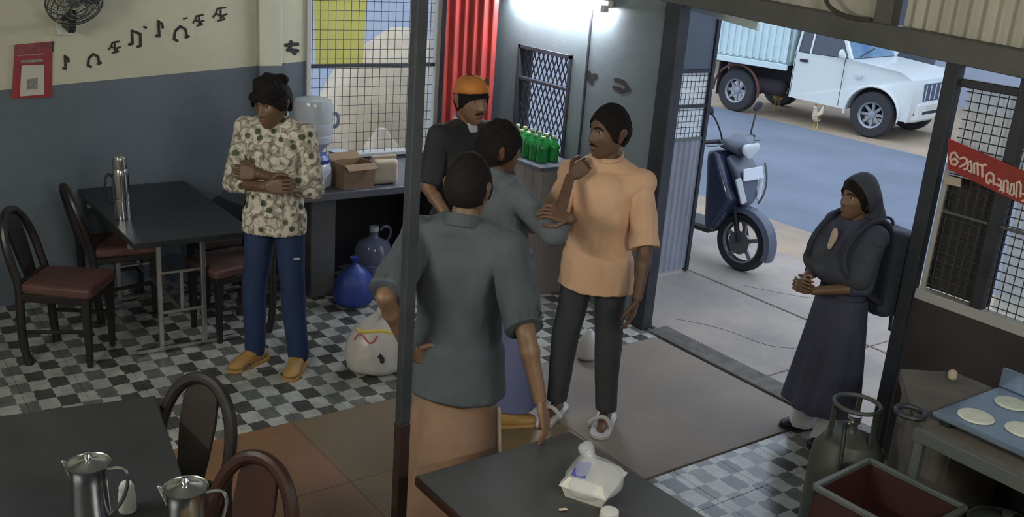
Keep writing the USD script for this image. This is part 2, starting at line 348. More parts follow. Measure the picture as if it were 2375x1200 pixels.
# grille window in the left wall
w1 = numbered('/World', 'window_1'); UsdGeom.Xform.Define(stage, w1); props(w1, 'barred mesh window above the wash counter', kind='structure')
fr = [box2((WX0, YL-.02, WZ0), (WX0+.035, YL+.1, WZ1), .004), box2((WX1-.04, YL-.02, WZ0), (WX1, YL+.1, WZ1), .004), box2((WX0, YL-.02, WZ1-.04), (WX1, YL+.1, WZ1), .004), box2((WX0, YL-.02, WZ0), (WX1, YL+.1, WZ0+.03), .004)]
part(w1, 'frame', cat(*fr), 'white_frame')
part(w1, 'cross_bar', box2((WX0, YL-.01, 1.51), (WX1, YL+.03, 1.535), .003), 'dark_steel')
wires = [rod((x, YL+.02, WZ0), (x, YL+.02, WZ1), .0024, 6) for x in np.arange(WX0+.06, WX1-.03, .062)]
wires += [rod((WX0, YL+.026, z), (WX1, YL+.026, z), .0024, 6) for z in np.arange(WZ0+.05, WZ1-.03, .07)]
part(w1, 'wire_mesh', cat(*wires), 'wire_grey')
# facade wall with the small window; the doorway on its right
wf = numbered('/World', 'wall_front'); UsdGeom.Xform.Define(stage, wf); props(wf, 'grey painted street wall beside the doorway', kind='structure')
SY0, SY1, SZ0, SZ1 = 5.60, 6.26, .90, 1.74
JY = 4.66
part(wf, 'wall_panel', box2((XF, JY, -.1), (XF+.05, SY0, ZC)), 'facade_paint', smooth=False)
part(wf, 'wall_panel', box2((XF, SY1, -.1), (XF+.14, YL+.02, ZC)), 'facade_paint', smooth=False)
part(wf, 'wall_panel', box2((XF, SY0, -.1), (XF+.14, SY1, SZ0)), 'facade_paint', smooth=False)
part(wf, 'wall_panel', box2((XF, SY0, SZ1), (XF+.14, SY1, ZC)), 'facade_paint', smooth=False)
part(wf, 'jamb', box2((XF-.045, 4.53, 0), (XF+.05, JY+.01, 2.6), .006), 'dark_steel', label='dark steel door jamb')
part(wf, 'joint_strip', box2((XF-.008, 5.42, .9), (XF+.01, 5.44, 2.3), .002), 'dark_steel')
w2 = numbered('/World', 'window_2'); UsdGeom.Xform.Define(stage, w2); props(w2, 'small diamond-mesh window in the street wall', kind='structure')
part(w2, 'frame', cat(*[box2((XF-.015, a, b), (XF+.1, c, d), .003) for a, b, c, d in ((SY0, SZ0, SY0+.03, SZ1), (SY1-.03, SZ0, SY1, SZ1), (SY0, SZ1-.03, SY1, SZ1), (SY0, SZ0, SY1, SZ0+.03))]), 'dark_steel')
part(w2, 'cross_bar', box2((XF-.012, SY0, 1.475), (XF+.03, SY1, 1.5), .003), 'dark_steel')
dm = []
for k in np.arange(-14, 26):
    for sgn in (1, -1):                                   # diamond mesh clipped to the opening
        l = sg.LineString([(SY0-2+k*.055, SZ0), (SY0-2+k*.055+.9*.5+1.5, SZ0+.84*2.2)]) if False else sg.LineString([(SY0+k*.055, SZ0), (SY0+k*.055+sgn*.42, SZ1)])
        c = l.intersection(sg.box(SY0+.01, SZ0+.01, SY1-.01, SZ1-.01))
        if c.length > .03:
            (a, b), (c_, d) = c.coords[0], c.coords[-1]
            dm.append(beam((XF+.03+sgn*.003, a, b), (XF+.03+sgn*.003, c_, d), .006, .009, 0))
part(w2, 'wire_mesh', cat(*dm), 'wire_grey')
# beam and corrugated sheet above the doorway
bl = numbered('/World', 'trim_1'); UsdGeom.Xform.Define(stage, bl); props(bl, 'dark steel beam above the doorway', kind='structure')
part(bl, 'beam', beam((XF, 4.8, 2.27), (XF, .6, 2.045), .1, .12), 'beam_steel')
part(bl, 'stud', box2((XF-.042, 3.05, 2.2), (XF+.04, 3.15, ZC), .004), 'beam_steel')
def corrug(y0, y1, z0, z1, x, amp, pitch, th=.004, along='y'):
    n = int((y1-y0)/pitch*8); ys = np.linspace(y0, y1, n); xs = x+amp*np.sin((ys-y0)/pitch*2*math.pi)
    pl = sg.LineString(list(zip(xs, ys))).buffer(th/2, cap_style=2)
    return prism(pl, z1-z0, z0)
part(bl, 'corrugated_sheet', corrug(3.16, 4.6, 2.21, ZC, XF+.07, .006, .2), 'corrugated', label='cream sheet above the door')
part(bl, 'corrugated_sheet', corrug(.6, 3.04, 2.1, ZC, XF+.07, .012, .075), 'corrugated', label='ribbed cream sheet above the right panel')
cb = spline([(XF-.06, 3.50, 3.0), (XF-.06, 3.47, 2.45), (XF-.07, 3.42, 2.30), (XF-.07, 3.30, 2.255), (XF-.06, 3.15, 2.25)], 30)
single('hanging_cable', tube(cb, .012, 8), 'cable_dark', 'dark cable looping down the cream sheet above the doorway', 'cable')
# fixed panel right of the doorway: post, mullion, mesh, board and dark lower panel
d1 = numbered('/World', 'door_1'); UsdGeom.Xform.Define(stage, d1); props(d1, 'mesh shutter panel at the right of the doorway', kind='structure')
part(d1, 'door_post', box2((XF-.042, 2.63, 0), (XF+.02, 2.705, 2.10), .006), 'dark_steel')
part(d1, 'mullion', box2((XF-.03, 2.27, .94), (XF+.03, 2.33, 2.1), .004), 'dark_steel')
part(d1, 'sill', box2((XF-.035, .6, .90), (XF+.035, 2.62, .955), .004), 'white_frame')
part(d1, 'edge_strip', box2((XF-.03, 2.575, .95), (XF-.015, 2.60, 1.62), .002), 'white_frame')
part(d1, 'lower_panel', box2((XF-.02, .6, 0), (XF+.02, 2.62, .90), .004), 'dark_panel')
part(d1, 'top_rail', box2((XF-.022, .6, 1.99), (XF+.022, 2.62, 2.03), .004), 'dark_steel')
part(d1, 'middle_rail', box2((XF-.02, .6, 1.37), (XF+.0, 2.6, 1.385), .003), 'steel_dull')
mw = [rod((XF+.01, y, .95), (XF+.01, y, 2.0), .0028, 6) for y in np.arange(.63, 2.6, .045)]
mw += [rod((XF+.015, .6, z), (XF+.015, 2.6, z), .0028, 6) for z in np.arange(.98, 2.0, .045)]
part(d1, 'wire_mesh', cat(*mw), 'wire_grey')
part(d1, 'dark_board', box2((XF+.04, 2.27, .955), (XF+.055, 2.61, 1.55), .003), 'dark_sheet', label='dark slatted board behind the mesh')
part(d1, 'plastic_sheet', box2((XF+.045, .6, 1.5), (XF+.048, 2.61, 1.99)), 'mesh_backing', label='pale translucent sheet behind the upper mesh')
part(d1, 'plastic_sheet', box2((XF+.045, .6, .955), (XF+.048, 2.25, 1.5)), 'mesh_backing', label='pale translucent sheet behind the lower mesh')
# red sign board with white lettering
def sgn_pt(x, y, d): return onx(2150+x/4.613, 300+y/4.613, XF-.045-d)
sb = thing('sign_board', 'red board with white lettering hung on the mesh right of the doorway', 'sign')
corn = [(225, 90), (1120, 480), (1120, 850), (960, 790), (225, 425)]
def board(pts, d0, d1):
    A = np.array([sgn_pt(x, y, d0) for x, y in pts]); B = np.array([sgn_pt(x, y, d1) for x, y in pts]); n = len(pts)
    return trimesh.convex.convex_hull(np.vstack([A, B]))
part(sb, 'board', board([(225, 95), (1120, 480), (1120, 850), (225, 430)], 0., .006), 'red_board', smooth=False)
L_ = [[(330, 300), (300, 250), (260, 260), (245, 310), (262, 370), (308, 382), (330, 345), (300, 315), (268, 325)],
      [(355, 315), (395, 300), (428, 325), (420, 365), (385, 385), (356, 400)], [(425, 325), (440, 380), (425, 425), (400, 430)],
      [(445, 350), (470, 340), (480, 400), (478, 460), (450, 445)], [(505, 470), (505, 365), (540, 360), (545, 485)], [(540, 375), (590, 385), (592, 505)], [(592, 400), (615, 375), (635, 385)],
      [(640, 570), (636, 490), (675, 462), (712, 490), (712, 590)], [(660, 580), (672, 540), (690, 560)], [(742, 590), (782, 610), (795, 550), (765, 535)], [(790, 605), (800, 650), (775, 655)],
      [(820, 670), (822, 560), (850, 545), (866, 570), (862, 672)], [(884, 690), (900, 590), (928, 585), (932, 690), (905, 706)], [(955, 720), (962, 575), (990, 560), (1006, 600), (1000, 720)], [(1025, 690), (1060, 700), (1060, 760), (1020, 765)]]
part(sb, 'lettering', strokes(L_, 23, lambda x, y, z: sgn_pt(x, y, z), .004, .006), 'sign_letter', smooth=False, label='white rounded script lettering')
single('paper_note', board([(190, 490), (370, 530), (360, 620), (175, 580)], .0, .002), 'paper_cream', 'small pale paper stuck on the mesh below the red sign', 'paper', smooth=False)

# free standing post in the middle of the picture
pt_ = numbered('/World', 'trim_2'); UsdGeom.Xform.Define(stage, pt_); props(pt_, 'slim dark steel post standing between the tables', 'post', kind='structure')
part(pt_, 'upper_post', box2((1.585, 2.70, .86), (1.627, 2.742, ZC), .004), 'dark_steel'); part(pt_, 'lower_post', box2((1.584, 2.699, 0), (1.628, 2.743, .86), .004), 'post_steel', label='maroon painted lower part of the post')

# ------------------------------------------------------------------ tube lamps
def tube_lamp(a, b, drop, glow, label, n):
    t = thing('tube_light', label, 'lamp')
    a, b = np.array(a, float), np.array(b, float)
    part(t, 'batten', beam(a+drop, b+drop, .05, .05), 'plastic_white'); part(t, 'tube', tube([a, b], .016, 14), glow)
    for e, d in ((a, 1), (b, -1)):
        u = (b-a)/np.linalg.norm(b-a)*d; part(t, 'end_cap', beam(e-u*.02, e+u*.02, .045, .045), 'plastic_white')
tube_lamp((XF-.09, 5.2, 2.105), (XF-.09, 6.4, 2.105), np.array([.055, 0, .03]), 'tube_glow', 'glowing white tube lamp on the grey wall above the small window', 0)
tube_lamp((XR+.1, 2.2, 2.5), (XR+.1, 3.7, 2.5), np.array([-.06, 0, 0]), 'tube_glow_rear', 'white tube lamp on the rear wall behind the tables', 1)

tube_lamp((.9, YR+.1, 2.55), (2.1, YR+.1, 2.55), np.array([0, -.06, 0]), 'tube_glow_rear', 'white tube lamp on the right side wall above the cooking counter', 2)

# ------------------------------------------------------------------ wall things: fan, poster, note decals
fan = thing('wall_fan', 'grey caged wall fan tilted down above the red poster', 'fan', (1.41, 6.42, 1.98), 0)
def fanT(m):
    m.apply_transform(trimesh.transformations.euler_matrix(math.radians(38), 0, math.radians(14))); return m
RR = .165
rings = [tube([(r*math.cos(a), -dy, r*math.sin(a)) for a in np.arange(40)*2*math.pi/40], .0035, 6, True) for r, dy in ((RR, .0), (RR, .03), (RR*.93, .055), (RR*.75, .07), (RR*.5, .08), (RR*.3, .083), (RR*.92, -.03), (RR*.6, -.045))]
spk = [tube([(rr*RR*math.cos(a), -d, rr*RR*math.sin(a)) for rr, d in ((.25, .083), (.6, .077), (.93, .055), (1, .03), (1, 0), (.92, -.03), (.6, -.045), (.25, -.045))], .0016, 5) for a in np.arange(48)*2*math.pi/48]
part(fan, 'cage', fanT(cat(*rings, *spk)), 'fan_grey')
for k in range(3):
    a0 = k*2*math.pi/3; P = []
    for r in np.linspace(.03, .145, 8):
        w = .75*(r/.145)**.5
        P.append([(r*math.cos(a0+t), -.02+.05*(t/w-.5)*.6+dy, r*math.sin(a0+t)) for t, dy in [(q*w, 0) for q in np.linspace(0, 1, 8)]+[(q*w, .003) for q in np.linspace(1, 0, 8)]])
    part(fan, 'blade', fanT(loft([np.array(p) for p in P])), 'fan_dark')
part(fan, 'hub', fanT(cat(lathe([(0, -.03), (.032, -.03), (.036, .02), (.02, .045), (0, .05)]).apply_transform(trimesh.transformations.rotation_matrix(math.pi/2, [1, 0, 0])))), 'fan_grey')
part(fan, 'motor', fanT(lathe([(0, -.12), (.04, -.115), (.052, -.08), (.05, -.05), (0, -.045)]).apply_transform(trimesh.transformations.rotation_matrix(math.pi/2, [1, 0, 0]))), 'fan_dark')
part(fan, 'bracket', cat(beam((.0, .03, -.07), (0, .1, -.19), .04, .04), beam((0, .1, -.19), (0, .29, -.17), .035, .035)), 'fan_dark')
part(fan, 'wall_plate', box2((-.05, .275, -.24), (.05, .3, -.11), .006), 'plastic_white')
po = thing('poster', 'red poster with a white card fixed on the wall under the fan', 'poster')
def wp(x, y, d): return ony(x, y, YL-d)
def wboard(pts, d0, d1): return trimesh.convex.convex_hull(np.array([wp(x, y, d) for x, y in pts for d in (d0, d1)]))
part(po, 'board', wboard([(34, 104), (122, 96), (120, 226), (27, 229)], .0, .012), 'poster_red', smooth=False)
part(po, 'header', wboard([(36, 106), (121, 98), (121, 118), (35, 126)], .012, .0135), 'poster_dark', smooth=False)
part(po, 'card', wboard([(50, 152), (103, 150), (103, 219), (46, 224)], .012, .0145), 'poster_card', smooth=False)
part(po, 'stripe', cat(wboard([(40, 128), (103, 123), (103, 126), (40, 131)], .012, .0135), wboard([(48, 140), (100, 137), (100, 143), (48, 147)], .012, .0135)), 'poster_grey', smooth=False)
part(po, 'printed_patch', wboard([(63, 184), (88, 180), (87, 206), (62, 209)], .0145, .0152), 'poster_grey', smooth=False)
part(po, 'card_edge', wboard([(121, 96), (125, 96), (124, 120), (121, 120)], .0, .014), 'decal_black', smooth=False)
N1 = [[(-8, -14), (-4, 10)], [(-10, 12), (-4, 10)], [(-8, -14), (8, -10)], [(8, -10), (11, 12)], [(6, 14), (11, 12)]]       # beamed pair
N2 = [[(-3, -14), (2, 12)], [(-3, -14), (4, -10), (6, -4)], [(-3, 12), (2, 12)]]                                        # single note
N3 = [[(8, -12), (-6, -8), (-8, 2), (4, 4), (9, 10), (-2, 14)], [(-8, 2), (-12, 8)], [(4, 4), (12, 0)], [(0, -6), (2, 10)]]  # clef-like squiggle
N4 = [[(-12, 10), (-12, -4), (-4, -14), (6, -10), (10, 2)], [(-12, 10), (-6, 12)], [(8, 4), (13, 2)]]
DEC = [(152, 146, N2, 1.1, 7, 'slim single-stem music note decal just right of the poster'), (219, 142, N4, 1.15, 7, 'horseshoe-shaped music note decal, second from the poster'),
       (266, 108, N3, 1.05, 5, 'curly clef decal between two paired notes on the cream wall'), (314, 90, N1, 1.25, 7, 'tall paired music note decal near the middle of the row'),
       (337, 63, [[(-2, 0), (2, 1)]], 1., 6, 'tiny dot decal above the tall paired note'), (369, 68, N2, 1.3, 7, 'large single music note decal in the middle of the row'),
       (421, 80, N4, 1.3, 7, 'large horseshoe-shaped note decal beneath a small dash'), (430, 43, [[(-4, 1), (4, -2)]], 1., 4, 'small dash decal high in the note row'),
       (461, 46, N3, 1.0, 5, 'crooked angular note decal second from the right end'), (511, 31, N3, 1.25, 5, 'looped clef decal highest at the right end of the row')]
for x, y, sh, s, w, lab in DEC:
    c, sn = math.cos(.12), math.sin(.12)
    L = [[(x+s*(a*c-b*sn), y+s*(a*sn+b*c)) for a, b in l] for l in sh]
    single('music_note_decal', strokes(L, w*.9, wp, .003, .0), 'decal_black', lab, 'decal', smooth=False)
single('wall_decal', strokes([[(664, 105), (690, 103)], [(668, 116), (690, 118)], [(672, 110), (684, 124)], [(675, 98), (678, 104)]], 9, wp, .003, .0), 'decal_black', 'small dark turtle-like decal right of the pilaster', 'decal', smooth=False)
fp = lambda x, y, d: onx(x, y, XF-d)
single('wall_decal', strokes([[(1365, 170), (1372, 188)], [(1365, 180), (1380, 176)]], 12, fp, .003, .0), 'decal_black', 'faint dark smudge decal left of two on the grey street wall', 'decal', smooth=False)
single('wall_decal', strokes([[(1428, 185), (1445, 190), (1458, 208), (1440, 212)], [(1425, 203), (1440, 208)]], 10, fp, .003, .0), 'decal_black', 'dark curled decal right of two on the grey street wall', 'decal', smooth=False)

# red curtain across the corner
def curtain():
    rr = []
    P0, P1 = np.array([4.15, 6.62]), np.array([4.46, 6.38]); n = 70
    for z in np.linspace(1.02, 2.3, 12):
        fl_ = []; 
        for t in np.linspace(0, 1, n):
            b = P0*(1-t)+P1*t; nn = np.array([-.66, -.75]); fl_.append(b+nn*.02*math.sin(t*34+z*.8)+nn*.01*math.sin(t*11))
        f = np.array(fl_); k = f+np.array([.66, .75])*.004
        ring = np.vstack([f, k[::-1]]); rr.append(np.c_[ring, np.full(len(ring), z)])
    return loft(rr)
cu = thing('curtain', 'red cloth curtain hanging across the corner behind the capped man', 'curtain')
part(cu, 'cloth', curtain(), 'red_cloth'); part(cu, 'rail', rod((4.10, 6.66, 2.31), (4.585, 6.285, 2.31), .008), 'dark_steel')

# ------------------------------------------------------------------ wash counter under the grille window
wc = thing('wash_counter', 'grey slab counter on masonry legs under the mesh window', 'counter')
part(wc, 'slab', box2((2.62, 5.88, .745), (4.1, YL-.055, .80), .006), 'counter_slab')
part(wc, 'leg', box2((2.76, 6.02, 0), (2.95, 6.66, .745), .008), 'plaster_grey')
part(wc, 'leg', box2((3.9, 6.02, 0), (4.08, 6.66, .745), .008), 'plaster_grey')
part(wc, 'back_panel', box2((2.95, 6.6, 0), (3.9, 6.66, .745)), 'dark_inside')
dx, dy = 2.80, 6.08
wd = thing('water_dispenser', 'pale dispenser pot with an upturned water bottle on the counter', 'water dispenser', (dx, dy, .80))
part(wd, 'pot', lathe([(0, 0), (.10, 0), (.125, .02), (.13, .12), (.115, .16), (.10, .175), (0, .175)]), 'jar_pale')
part(wd, 'collar', lathe([(.05, .175), (.11, .175), (.115, .20), (.09, .23), (.05, .23)]), 'plastic_blue')
part(wd, 'bottle', lathe([(0, .2), (.045, .2), (.05, .24), (.09, .28), (.13, .32), (.132, .36), (.127, .37), (.132, .38), (.132, .44), (.127, .45), (.132, .46), (.132, .56), (.12, .60), (.06, .615), (0, .615)]), 'jar_pale')
part(wd, 'tap', cat(rod((.0, -.12, .04), (0, -.17, .04), .012), rod((0, -.165, .045), (0, -.165, .0), .010)), 'plastic_blue')
part(wd, 'handle', tube(spline([(.12, -.03, .50), (.16, -.04, .49), (.16, -.04, .43), (.12, -.03, .42)], 12), .011), 'jar_blue')
sj = thing('steel_jar', 'squat shiny jar with lid on the counter right of the dispenser', 'jar', (3.10, 6.3, .80))
part(sj, 'jar_body', lathe([(0, 0), (.07, 0), (.075, .02), (.075, .14), (.06, .16), (0, .16)]), 'jar_pale'); part(sj, 'lid', lathe([(0, .158), (.07, .158), (.07, .185), (.02, .195), (0, .195)]), 'brushed_steel')
cx = thing('carton', 'brown open carton standing on the counter by the window', 'box', (3.07, 6.02, .80), 4)
part(cx, 'carton_body', cat(box2((-.12, -.09, 0), (.12, -.084, .17)), box2((-.12, .084, 0), (.12, .09, .17)), box2((-.12, -.084, 0), (-.114, .084, .17)), box2((.114, -.084, 0), (.12, .084, .17)), box2((-.114, -.084, 0), (.114, .084, .006))), 'cardboard', smooth=False)
part(cx, 'flap', box((0, -.12, .155), (.235, .07, .004), rx=25), 'cardboard', smooth=False)
part(cx, 'flap', box((0, .115, .185), (.235, .07, .004), rx=35), 'cardboard', smooth=False)
pk = thing('paper_packet', 'cream paper packet leaning on the counter next to the carton', 'packet', (3.30, 6.0, .80), -6)
part(pk, 'packet_body', soft(man(box((0, 0, .09), (.2, .1, .18), .02)), .02, 6, .006, 14, 3), 'paper_cream')
part(pk, 'fold', box((0, 0, .19), (.19, .02, .03), .005, rx=10), 'paper_cream')
tr = single('steel_tray', lathe([(0, 0), (.11, 0), (.13, .03), (.135, .03), (.115, -.0), (.115, .004), (0, .006)], 28, (3.36, 6.38, .802)), 'brushed_steel', 'round steel tray on the counter under the mesh window', 'tray')
# under the counter
wj = thing('water_jar', 'clear twenty litre water jar with handle on the floor under the counter', 'water jar', (3.24, 6.0, 0))
part(wj, 'jar_body', lathe([(0, 0), (.12, 0), (.135, .02), (.135, .1), (.129, .11), (.135, .12), (.135, .22), (.129, .23), (.135, .24), (.135, .32), (.11, .37), (.05, .40), (.032, .42), (.03, .46), (0, .46)]), 'jar_blue')
part(wj, 'cap', lathe([(0, .455), (.034, .455), (.034, .49), (0, .49)]), 'jar_pale')
part(wj, 'handle', tube(spline([(.1, .0, .36), (.135, 0, .44), (.10, 0, .48), (.05, 0, .45)], 14), .01), 'jar_blue')
def sackmesh(rx, ry, h, seed, tie=True):
    prof = [(.75, 0), (1., .12), (1.05, .35), (.95, .6), (.7, .8), (.35, .92), (.16, 1.)]
    n = 48; rr = []
    for s, z in prof:
        a = np.arange(n)*2*math.pi/n; w = 1+.10*(meshkit.fbm(np.c_[np.cos(a)*2.2, np.sin(a)*2.2, np.full(n, z*2.5)]+seed, 3, seed)-.5)*2
        rr.append(np.c_[rx*s*w*np.cos(a), ry*s*w*np.sin(a), np.full(n, z*h)])
    R = [rr[0]]
    for a, b in zip(rr[:-1], rr[1:]): R += [a*(1-t)+b*t for t in (.33, .66, 1.)]
    m = loft(R); trimesh.smoothing.filter_laplacian(m, .3, iterations=2); return m
bb = thing('blue_bag', 'crumpled blue plastic bag on the floor under the counter', 'bag', (2.99, 5.80, 0))
part(bb, 'bag_body', sackmesh(.14, .11, .3, 5), 'plastic_blue')
part(bb, 'knot', lathe([(0, .28), (.03, .28), (.015, .31), (.035, .35), (0, .34)], 12), 'plastic_blue')
sbg = thing('shopping_bag', 'white printed carrier bag full of goods on the patterned floor', 'bag', (2.66, 4.80, 0), 10)
part(sbg, 'bag_body', sackmesh(.22, .17, .36, 2), 'bag_film')
part(sbg, 'handle', tube(spline([(-.05, -.03, .33), (-.03, -.03, .44), (.02, -.02, .50), (.05, -.01, .43), (.04, 0, .33)], 18), [.018]*3+[.011]*12+[.018]*3, 8), 'bag_film')
def onbag(pts, w, seed):
    C = np.array([2.66, 4.80, 0]); f = sackmesh(.22, .17, .36, 2); f.apply_transform(trimesh.transformations.rotation_matrix(math.radians(10), [0, 0, 1]))
    R = trimesh.transformations.rotation_matrix(-math.radians(10), [0, 0, 1])[:3, :3]
    V = []
    for x, y in pts:
        o = CP-C; d = ray(x, y)
        h = trimesh.intersections if False else f.ray.intersects_location([o], [d])[0]
        if len(h): V.append(R@(h[np.argmin(((h-o)**2).sum(1))]-d/np.linalg.norm(d)*.001))
    return tube(spline(V, 14), w, 6) if len(V) > 1 else None
for pts, w, mt in (([(828, 765), (850, 770), (880, 768), (905, 775)], .011, 'print_yellow'), ([(822, 790), (840, 778), (855, 795), (875, 780)], .006, 'print_red'), ([(878, 825), (886, 833), (884, 842)], .014, 'decal_black')):
    m = onbag(pts, w, 0)
    if m is not None: part(sbg, 'print', m, mt)

# things outside behind the grille window
MAT['banner_yellow'] = usdkit.material(stage, '/World/Looks/banner_yellow', {'d': ('diffuse_bsdf', {'color': lin(216, 212, 140)}), 't': ('translucent_bsdf', {'color': lin(226, 222, 150)}), 'm': ('mix_closure', {'fac': .55})}, [('d.BSDF', 'm.closure1'), ('t.BSDF', 'm.closure2')], surface='m.closure')
single('yellow_banner', wboard([(726, -40), (852, -40), (842, 150), (732, 157)], -.20, -.195), 'banner_yellow', 'yellow cloth banner hanging outside behind the mesh window', 'banner', smooth=False)
single('yard_wall', box2((2.2, 9.6, -.1), (8.0, 9.75, 3.2)), 'sheet_blue', 'pale blue wall across the yard behind the mesh window', 'wall', kind='structure', smooth=False)
hp = sackmesh(.85, .6, 1.62, 4)
single('tarpaulin_heap', trimesh.Trimesh(hp.vertices+np.array([4.75, 8.35, 0]), hp.faces), 'sack_beige', 'big beige tarpaulin-covered heap outside the mesh window', 'heap')
for (x, y, r, h, s_, lab) in ((3.62, 7.75, .28, .95, 1, 'small beige sack at the left outside the mesh window'), (4.12, 7.55, .24, .85, 6, 'short beige sack in front of the heap outside the mesh window')):
    sk_ = sackmesh(r, r*.8, h, s_); single('grain_sack', trimesh.Trimesh(sk_.vertices+np.array([x, y, 0]), sk_.faces), 'paper_cream', lab, 'sack')
single('yard_post', box2((3.30, 7.9, 0), (3.36, 7.96, 2.6), .005), 'plastic_white', 'pale post standing outside behind the yellow banner', 'post')
# shelf with green drinks under the small street window
sh = thing('plank_counter', 'low plank-fronted counter under the small street window', 'counter', (0, 0, 0))
part(sh, 'shelf_top', box2((4.22, 5.38, .955), (4.585, 6.24, .985), .004), 'counter_slab')
for k in range(8): part(sh, 'plank', box2((4.25, 5.40+k*.105, 0), (4.27, 5.40+k*.105+.102, .955), .003), 'plank_pink', smooth=False)
part(sh, 'side_panel', box2((4.27, 5.40, 0), (4.585, 5.42, .955)), 'plank_pink', smooth=False)
bo = None
def bottle():
    return lathe([(0, 0), (.036, 0), (.042, .01), (.042, .07), (.039, .08), (.042, .10), (.038, .13), (.018, .158), (.0145, .168), (.0145, .176), (0, .176)], 16), lathe([(0, .175), (.0165, .175), (.0165, .19), (0, .19)], 12)
k = 0
for i in range(2):
    for j in range(6):
        loc = (4.33+i*.1, 5.52+j*.09, .985)
        lab = 'small green drink bottle packed in two rows on the plank counter'
        if bo is None:
            bo = thing('drink_bottle', lab, 'bottle', loc, 0, 'green drink bottles under the small window'); a, b = bottle(); part(bo, 'bottle_body', a, 'soda_green'); part(bo, 'cap', b, 'soda_cap')
        else: copy_of(bo, loc, 0, lab)

# ------------------------------------------------------------------ tables
def steel_frame(t, x0, x1, y, H):
    b = [('foot_bar', (x0+.03, y, .02), (x1-.02, y, .02), .016), ('top_bar', (x0+.01, y, H-.03), (x1-.04, y, H-.03), .018)]
    xa, xb = x0+.18, x1-.22
    for nm, p, q, r in b: part(t, nm, beam(p, q, r*1.6, r*1.6), 'brushed_steel')
    for xx in (xa, xb): part(t, 'leg', beam((xx, y, .03), (xx, y, H-.04), .028, .028), 'brushed_steel')
    for z in (.50, .25): part(t, 'cross_bar', beam((xa, y, z), (xb, y, z), .024, .02), 'brushed_steel')
    part(t, 'centre_bar', beam(((xa+xb)/2, y, .25), ((xa+xb)/2, y, .5), .02, .02), 'brushed_steel')
t1 = thing('dining_table', 'black-topped steel table against the grey wall', 'table')
part(t1, 'tabletop', box2((1.42, 5.41, .715), (2.12, 6.70, .75), .004), 'black_laminate')
steel_frame(t1, 1.42, 2.08, 5.58, .715); steel_frame(t1, 1.42, 2.08, 6.5, .715)
part(t1, 'stretcher', beam((1.73, 5.58, .25), (1.73, 6.5, .25), .025, .025), 'brushed_steel')
t2 = thing('dining_table', 'dark table at the lower left carrying two steel jugs', 'table', (.98, 3.53, 0), -9)
part(t2, 'tabletop', box2((-.70, -1.3, .715), (0, 0, .75), .004), 'black_laminate')
steel_frame(t2, -.70, -.04, -.17, .715); steel_frame(t2, -.70, -.04, -1.1, .715)
t3 = thing('dining_table', 'dark grey table at the bottom carrying the white takeaway box', 'table', (0, 0, 0))
part(t3, 'tabletop', prism([(1.565, 2.535), (2.235, 2.535), (2.30, 1.15), (1.55, 1.15)], .03, .72), 'grey_laminate')
part(t3, 'edge_band', cat(box2((1.551, 1.15, .722), (1.562, 2.53, .748)), box2((1.56, 2.531, .722), (2.235, 2.54, .748))), 'red_wood')
steel_frame(t3, 1.58, 2.24, 2.38, .72); steel_frame(t3, 1.58, 2.24, 1.32, .72)

# ------------------------------------------------------------------ chairs
def chair(name, label, wood, loc, rz):
    t = thing(name, label, 'chair', loc, rz, None)
    hoop = []
    for a in np.linspace(-.0, math.pi, 25):
        z = .55+.31*max(math.sin(a), 0)**.85
        y = .16*math.cos(a)*(1+.08*math.sin(a)); hoop.append((-.20-.26*(z-.45), y, z))
    pts = [(-.175, .175, .0), (-.20, .185, .25), (-.205, .165, .45)]+hoop+[(-.205, -.165, .45), (-.20, -.185, .25), (-.175, -.175, .0)]
    part(t, 'back_hoop', tube(spline(pts, 80), .024, 10), wood)
    sp = []
    for z, w in ((.47, .055), (.58, .068), (.70, .078), (.79, .074), (.845, .05)):
        x = -.205-.26*(z-.45); sp.append(np.array([(x-.008, -w, z), (x+.008, -w, z), (x+.008, w, z), (x-.008, w, z)]))
    part(t, 'splat', loft(sp), wood)
    part(t, 'back_rail', beam((-.205, -.18, .475), (-.205, .18, .475), .025, .04), wood)
    part(t, 'seat', tri(hull(*[ell((x, y, z), (.035, .035, .02), 12) for x, y in ((.17, .16), (.17, -.16), (-.17, .14), (-.17, -.14)) for z in (.44, .47)])), 'seat_leather')
    part(t, 'seat_frame', box2((-.2, -.185, .385), (.19, .185, .43), .006), wood)
    for s in (-1, 1):
        part(t, 'leg', loft([np.array([(.155-w+q*.0, s*.155+a, z) for a in (0,)]) if False else np.array([(.165+dx_*w, s*.16+dy_*w, z) for dx_, dy_ in ((-1, -1), (1, -1), (1, 1), (-1, 1))]) for z, w in ((0, .013), (.2, .018), (.41, .022))]), wood)
        part(t, 'stretcher', beam((-.19, s*.178, .2), (.165, s*.16, .22), .016, .022), wood)
    return t
ch = chair('dining_chair', 'dark arched-back chair at the far left facing the wall table', 'dark_wood', (1.14, 5.76, 0), -36)
copy_of(ch, (1.58, 6.36, 0), 0, 'dark arched-back chair close to the wall, pushed in at the left of the wall table')
copy_of(ch, (2.08, 5.74, 0), 190, 'dark arched-back chair half hidden behind the boy, right of the wall table')
copy_of(ch, (2.24, 6.3, 0), 180, 'dark arched-back chair nearest the wall on the right of the wall table')
copy_of(ch, (.86, 3.20, 0), 214, 'dark arched-back chair at the lower left, behind the reddish chair')
chair('dining_chair', 'reddish-brown arched-back chair nearest the camera beside the jug table', 'red_wood', (.82, 2.56, 0), 212)

